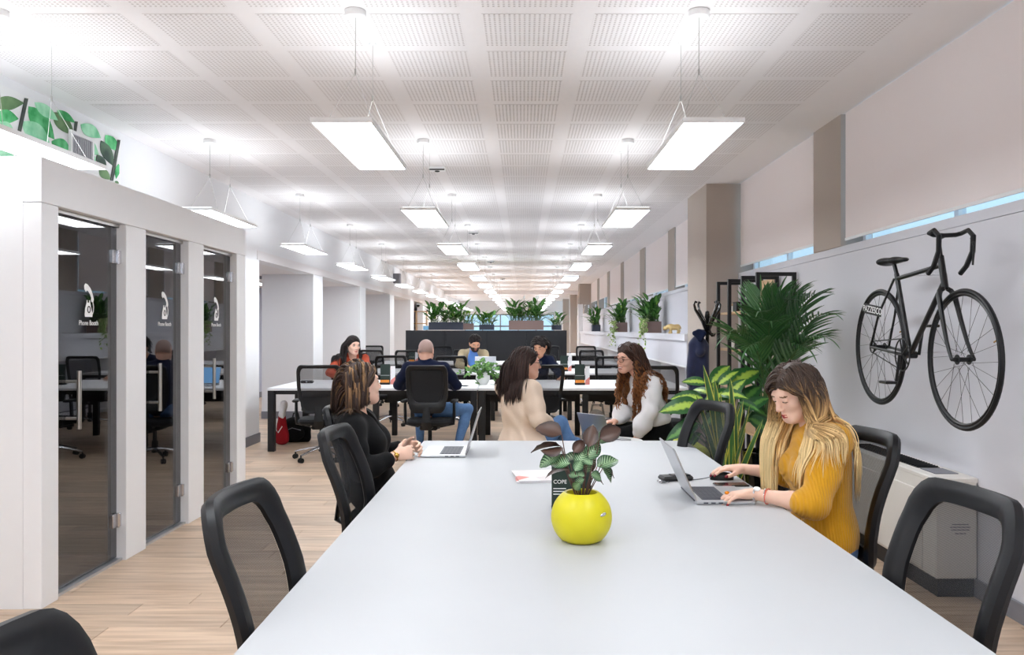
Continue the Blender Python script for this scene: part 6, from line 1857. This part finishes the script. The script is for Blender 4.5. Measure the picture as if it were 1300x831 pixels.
planter('slate-blue planter with a bushy plant farthest along the window ledge', (2.26, 26.0, lz), .26, .26, .20, M['pnavy'], 101, .26, .44, 7, light=.25)
planter('small slate-blue planter on the rightmost dark cabinet', (.82, 20.6, cz_), .24, .2, .12, M['pnavy'], 45, .16, .26, 8, light=.2)

# gold rhino on the ledge
RO = A_(2.22, 12.35, lz); rt = thing('rhino_figurine', 'small gold rhinoceros figurine on the white window ledge', 'figurine', tuple(RO), math.radians(-8))
S = SDF(); E_ = lambda a, b, ra, rb, k=.02: S.cone(A_(*a), A_(*b), ra, rb, k)
S.ell((.005, 0, .092), (.078, .040, .043), None, .02); S.ell((-.045, 0, .100), (.038, .036, .040), None, .03); S.ell((.06, 0, .095), (.036, .036, .040), None, .03)
E_((-.07, 0, .105), (-.115, 0, .085), .030, .025); E_((-.112, 0, .082), (-.142, 0, .066), .024, .017); E_((-.148, 0, .075), (-.156, 0, .115), .008, .002, .008); E_((-.128, 0, .092), (-.131, 0, .112), .007, .002, .008)
for s in (-1, 1):
    E_((-.102, s * .014, .105), (-.100, s * .022, .128), .008, .005, .006)
    E_((-.045, s * .022, .07), (-.050 - s * .012, s * .024, .012), .018, .013, .015); E_((-.05 - s * .012, s * .024, .012), (-.055 - s * .012, s * .024, .008), .014, .013, .01)
    E_((.06, s * .022, .07), (.072 + s * .012, s * .024, .04), .021, .014, .015); E_((.072 + s * .012, s * .024, .04), (.064 + s * .012, s * .024, .008), .013, .013, .01)
E_((.095, 0, .10), (.108, 0, .06), .006, .004, .01)
v_, q_ = S.mesh(.0045); link('body', np_mesh('body', v_, q_, [mat('pale_gold_paint', (222, 196, 138), .38, .75, noise=.08)]), rt)

# ================================================================ things on the desks
# ivy in a white pot
IV = Vector((xa(613, 10.75), 10.75, ZT)); rt = thing('ivy_pot', 'white egg-shaped pot of trailing ivy on the first desk row', 'potted plant', IV)
mb = MB(); mb.lathe([(0, 0), (.05, 0), (.075, .03), (.092, .075), (.088, .12), (.068, .155), (.06, .155), (.06, .14), (0, .135)], 28); mb.build('pot', M['white'], rt, True)
M['ivy'] = leafmat('ivy_leaf', (112, 158, 76), (62, 114, 52), .5, .5, .4, 40); li = leaf_mesh('ivy_leaf', .055, .05, M['ivy'], .4, .15, .6, .8, 5)
Ri = rng(8); it = []; st = MB()
for (px, py, dy) in [(583, 474, -.05), (590, 478, -.1), (598, 472, .05), (606, 460, .1), (612, 456, 0), (620, 462, -.05), (628, 462, .05), (634, 470, -.05), (637, 482, -.1), (632, 488, -.08), (606, 488, -.12), (610, 480, -.12), (600, 466, -.1), (625, 470, -.12), (617, 466, -.1)]:
    p = at_y(px, py, 10.75 + dy) - IV; p.z = max(p.z, .02); b_ = Vector((p.x * .3, p.y * .3, .15)); m_ = b_.lerp(p, .5) + Vector((0, 0, .05)); pts = [b_, b_.lerp(m_, .6), m_, m_.lerp(p, .5), p]; st.tube(pts, .003, 5)
    for k in range(16):
        q = Ri.uniform(.1, 1) * 4; i0 = min(int(q), 3); c = pts[i0].lerp(pts[i0 + 1], q - i0)
        it.append((li, leaf_mw(c, (Ri.uniform(-1, 1), Ri.uniform(-1, .3), Ri.uniform(-.4, .8)), (Ri.uniform(-.4, .4), -.7, .8), Ri.uniform(.6, 1.15))))
st.build('stems', M['stem_g'], rt); o = joined('foliage', it, M['ivy'], rt); o['kind'] = 'stuff'
M['orange'] = mat('orange_card', (226, 138, 44), .5, noise=.02); M['greypr'] = mat('grey_print', (170, 178, 176), .5, noise=.25, nscale=60)
def brochure(label, X, Y, rz=0):
    r = thing('brochure_stand', label, 'brochure stand', (X, Y, ZT), rz, 'brochure stands on the desks')
    boxm((0, 0, .015), (.13, .09, .03), .003).build('base', M['black'], r)
    boxm((-.0, .01, .145), (.125, .006, .23)).build('green_card', M['cardgreen'], r)
    boxm((0, -.04, .045), (.115, .012, .035)).build('orange_band', M['orange'], r)
    boxm((0, -.02, .09), (.12, .008, .05)).build('dark_leaflet', M['cardgreen'], r)
    boxm((0, -.012, .116), (.115, .006, .012)).build('pale_strip', M['greypr'], r)
    mb = MB(); mb.box((.098, .0, .12), (.06, .006, .235), rot=(0, 0, .35)); mb.build('leaflet', M['cover'], r)
brochure('brochure stand with green card and orange band, left of the bald man', xa(489, 10.75), 10.75)
brochure('brochure stand with green card and orange band, left of the laughing woman', xa(736, 10.7), 10.7)
brochure('brochure stand on the second desk row behind the navy sleeve', xa(716, 14.2), 14.2)
brochure('brochure stand on the third desk row above the bald man\'s left shoulder', xa(523, 17.9), 17.9)
small('smartphone', 'black smartphone lying on the desk beside the ivy pot', 'phone', (xa(587, 10.42), 10.42, ZT), [('body', boxm((0, 0, .006), (.085, .15, .01), .003), M['screen'], None), ('camera_bump', boxm((-.02, .05, .012), (.02, .02, .003)), M['black'], None)], rz=1.4)
small('paper_sheets', 'loose white papers on the desk right of the ivy pot', 'papers', (xa(634, 10.7), 10.7, ZT), [('sheet', boxm((0, 0, .001), (.21, .29, .002)), M['paper'], None), ('sheet', boxm((.02, -.01, .003), (.21, .29, .002)), M['greypr'], None)], rz=.4)
small('glasses_case', 'black glasses case on the desk end behind the open-back chair', 'case', (xa(390, 11.0), 11.0, ZT), [('case', boxm((0, 0, .02), (.17, .065, .035), .014), M['black'], None), ('clasp', boxm((0, -.034, .02), (.02, .004, .012)), M['silver'], None)])
small('water_bottle', 'small white bottle on the third desk row by the ledge', 'bottle', (xa(724, 18.2), 18.2, ZT), [('bottle', lathe((0, 0), (.033, 0), (.035, .01), (.035, .13), (.014, .17), (.014, .19), (0, .19)), M['white'], True), ('cap', lathe((.016, .19), (.016, .21), (0, .21)), M['skirt'], True)])
small('storage_box', 'light blue box on the dark cabinets at the pillar end', 'box', (xa(541, 20.6), 20.6, cz_), [('box', boxm((0, 0, .05), (.13, .13, .10), .004), mat('light_blue_card', (120, 176, 214), .6), None), ('lid', boxm((0, 0, .104), (.135, .135, .012)), M['white'], None)])
small('wall_speaker', 'grey box speaker high on the left wall over the openings', 'speaker', (XL + .1, 22.4, 2.70), [('case', boxm((0, 0, .13), (.18, .22, .26), .01), M['skirt'], None), ('grille', boxm((.0, -.112, .13), (.14, .006, .22)), M['skirt'], None)])
small('security_camera', 'small dark camera on the white wall beyond the last pillar', 'camera', (XL + .06, 27.2, 2.25), [('mount', boxm((0, 0, .04), (.1, .05, .06)), M['white'], None), ('dome', lathe((0, -.06), (.04, -.04), (.055, .0), (.055, .02)), M['black'], True)])
rt = thing('bookcase', 'pale open bookcase standing in the opening beyond the last pillar', 'bookcase', (-3.62, 28.5, 0))
for k in range(3): boxm((-.35 + k * .35, 0, 1.05), (.03, .3, 2.1)).build('upright', M['shelfwood'], rt)
for k in range(6): boxm((0, 0, .03 + k * .41), (.73, .3, .03)).build('shelf', M['shelfwood'], rt)
# bags under the first desk row
bg = Vector((-2.98, 11.0, 0))
S = SDF(); S.ell((0, 0, .16), (.20, .13, .17), None, .03); S.cone((-.13, 0, .05), (.14, 0, .05), .06, .06, .06); S.ell((.02, -.12, .12), (.12, .05, .09), None, .03)
rt = thing('backpack', 'black backpack on the floor under the booth end of the first desk row', 'bag', bg); v_, q_ = S.mesh(.01, wrinkle(5, .01)); link('body', np_mesh('body', v_, q_, [M['blackcl']]), rt)
mb = MB(); mb.tube([(-.04, 0, .32), (-.03, 0, .37), (.03, 0, .37), (.04, 0, .32)], .010, 6); mb.build('handle', M['black'], rt, True); mb = MB(); mb.tube([(-.09, -.165, .16), (0, -.178, .2), (.11, -.165, .17)], .004, 5); mb.build('zip', M['skirt'], rt)
rt = thing('tote_bag', 'red bag with a white scarf standing beside the black backpack', 'bag', (-3.08, 10.72, 0))
M['redbag'] = cloth('red_bag_cloth', (150, 24, 34))
S = SDF(); S.cone((0, 0, .12), (0, 0, .36), .085, .045, .03, (A_(0, 1, 0), .7)); S.ell((0, 0, .06), (.09, .06, .06), None, .03); v_, q_ = S.mesh(.008, wrinkle(6, .008)); link('body', np_mesh('body', v_, q_, [M['redbag']]), rt)
S = SDF(); S.cone((.0, 0, .37), (.03, 0, .52), .04, .045, .02); S.cone((.03, -.01, .5), (.02, -.05, .36), .03, .02, .02); v_, q_ = S.mesh(.008, wrinkle(8, .01)); link('scarf', np_mesh('scarf', v_, q_, [M['blouse']]), rt)
mb = MB(); mb.tube([(-.05, -.04, .34), (-.06, -.06, .2), (-.03, -.07, .16), (.02, -.06, .24)], .006, 6); mb.build('strap', M['decal'], rt, True)
# lounge corner between the two tables
M['lime'] = cloth('lime_green_upholstery', (196, 204, 84)); M['taupecl'] = cloth('grey_brown_cloth', (104, 96, 88))
def pouf(label, x, y, r, h):
    t = thing('pouf', label, 'pouf', (x, y, 0)); mb = MB(); mb.lathe([(0, 0), (r * .95, 0), (r, .03), (r, h - .04), (r * .96, h - .01), (r * .8, h), (0, h)], 32); mb.build('cushion', M['lime'], t, True)
    mb = MB(); mb.tube([(math.cos(k * PI / 20) * r, math.sin(k * PI / 20) * r, h - .035) for k in range(40)], .006, 5, closed=True); mb.build('piping', M['lime'], t)
pouf('lime green pouf under the woman in the beige blazer', -.02, 6.42, .27, .455)
t = thing('bench_seat', 'lime green bench under the laughing woman in the white blouse', 'bench', (1.27, 7.28, 0)); boxm((0, 0, .27), (.56, .72, .44), .03).build('cushion', M['lime'], t)
for sx in (-1, 1):
    for sy in (-1, 1): mb = MB(); mb.cyl((sx * .22, sy * .3, 0), (sx * .22, sy * .3, .06), .02, n=10); mb.build('leg', M['black'], t)
t = thing('side_table', 'small round white side table between the two talking women', 'table', (.70, 6.56, 0)); lathe((0, .585), (.235, .585), (.24, .59), (.24, .6), (.235, .605), (0, .605), n=36).build('top', M['white'], t, True); lathe((.02, .02), (.02, .585)).build('pillar', M['chrome'], t, True); lathe((0, 0), (.18, 0), (.18, .01), (.02, .02), n=28).build('foot', M['chrome'], t, True)
laptop('open grey laptop on the small round table between the two talking women', (.66, 6.57, .605), 2.25, .31, .22, 20, emblem=True)
t = thing('tote_bag', 'grey-brown bag on the floor between the talking women under the desk', 'bag', (.76, 8.6, 0)); S = SDF(); S.cone((0, 0, .1), (0, 0, .55), .15, .10, .03, (A_(0, 1, 0), .6)); v_, q_ = S.mesh(.01, wrinkle(15, .016)); link('body', np_mesh('body', v_, q_, [M['taupecl']]), t)
mb = MB(); mb.tube([(-.07, 0, .58), (-.05, -.02, .70), (.05, -.02, .70), (.07, 0, .58)], .012, 6); mb.build('handle', M['taupecl'], t, True)
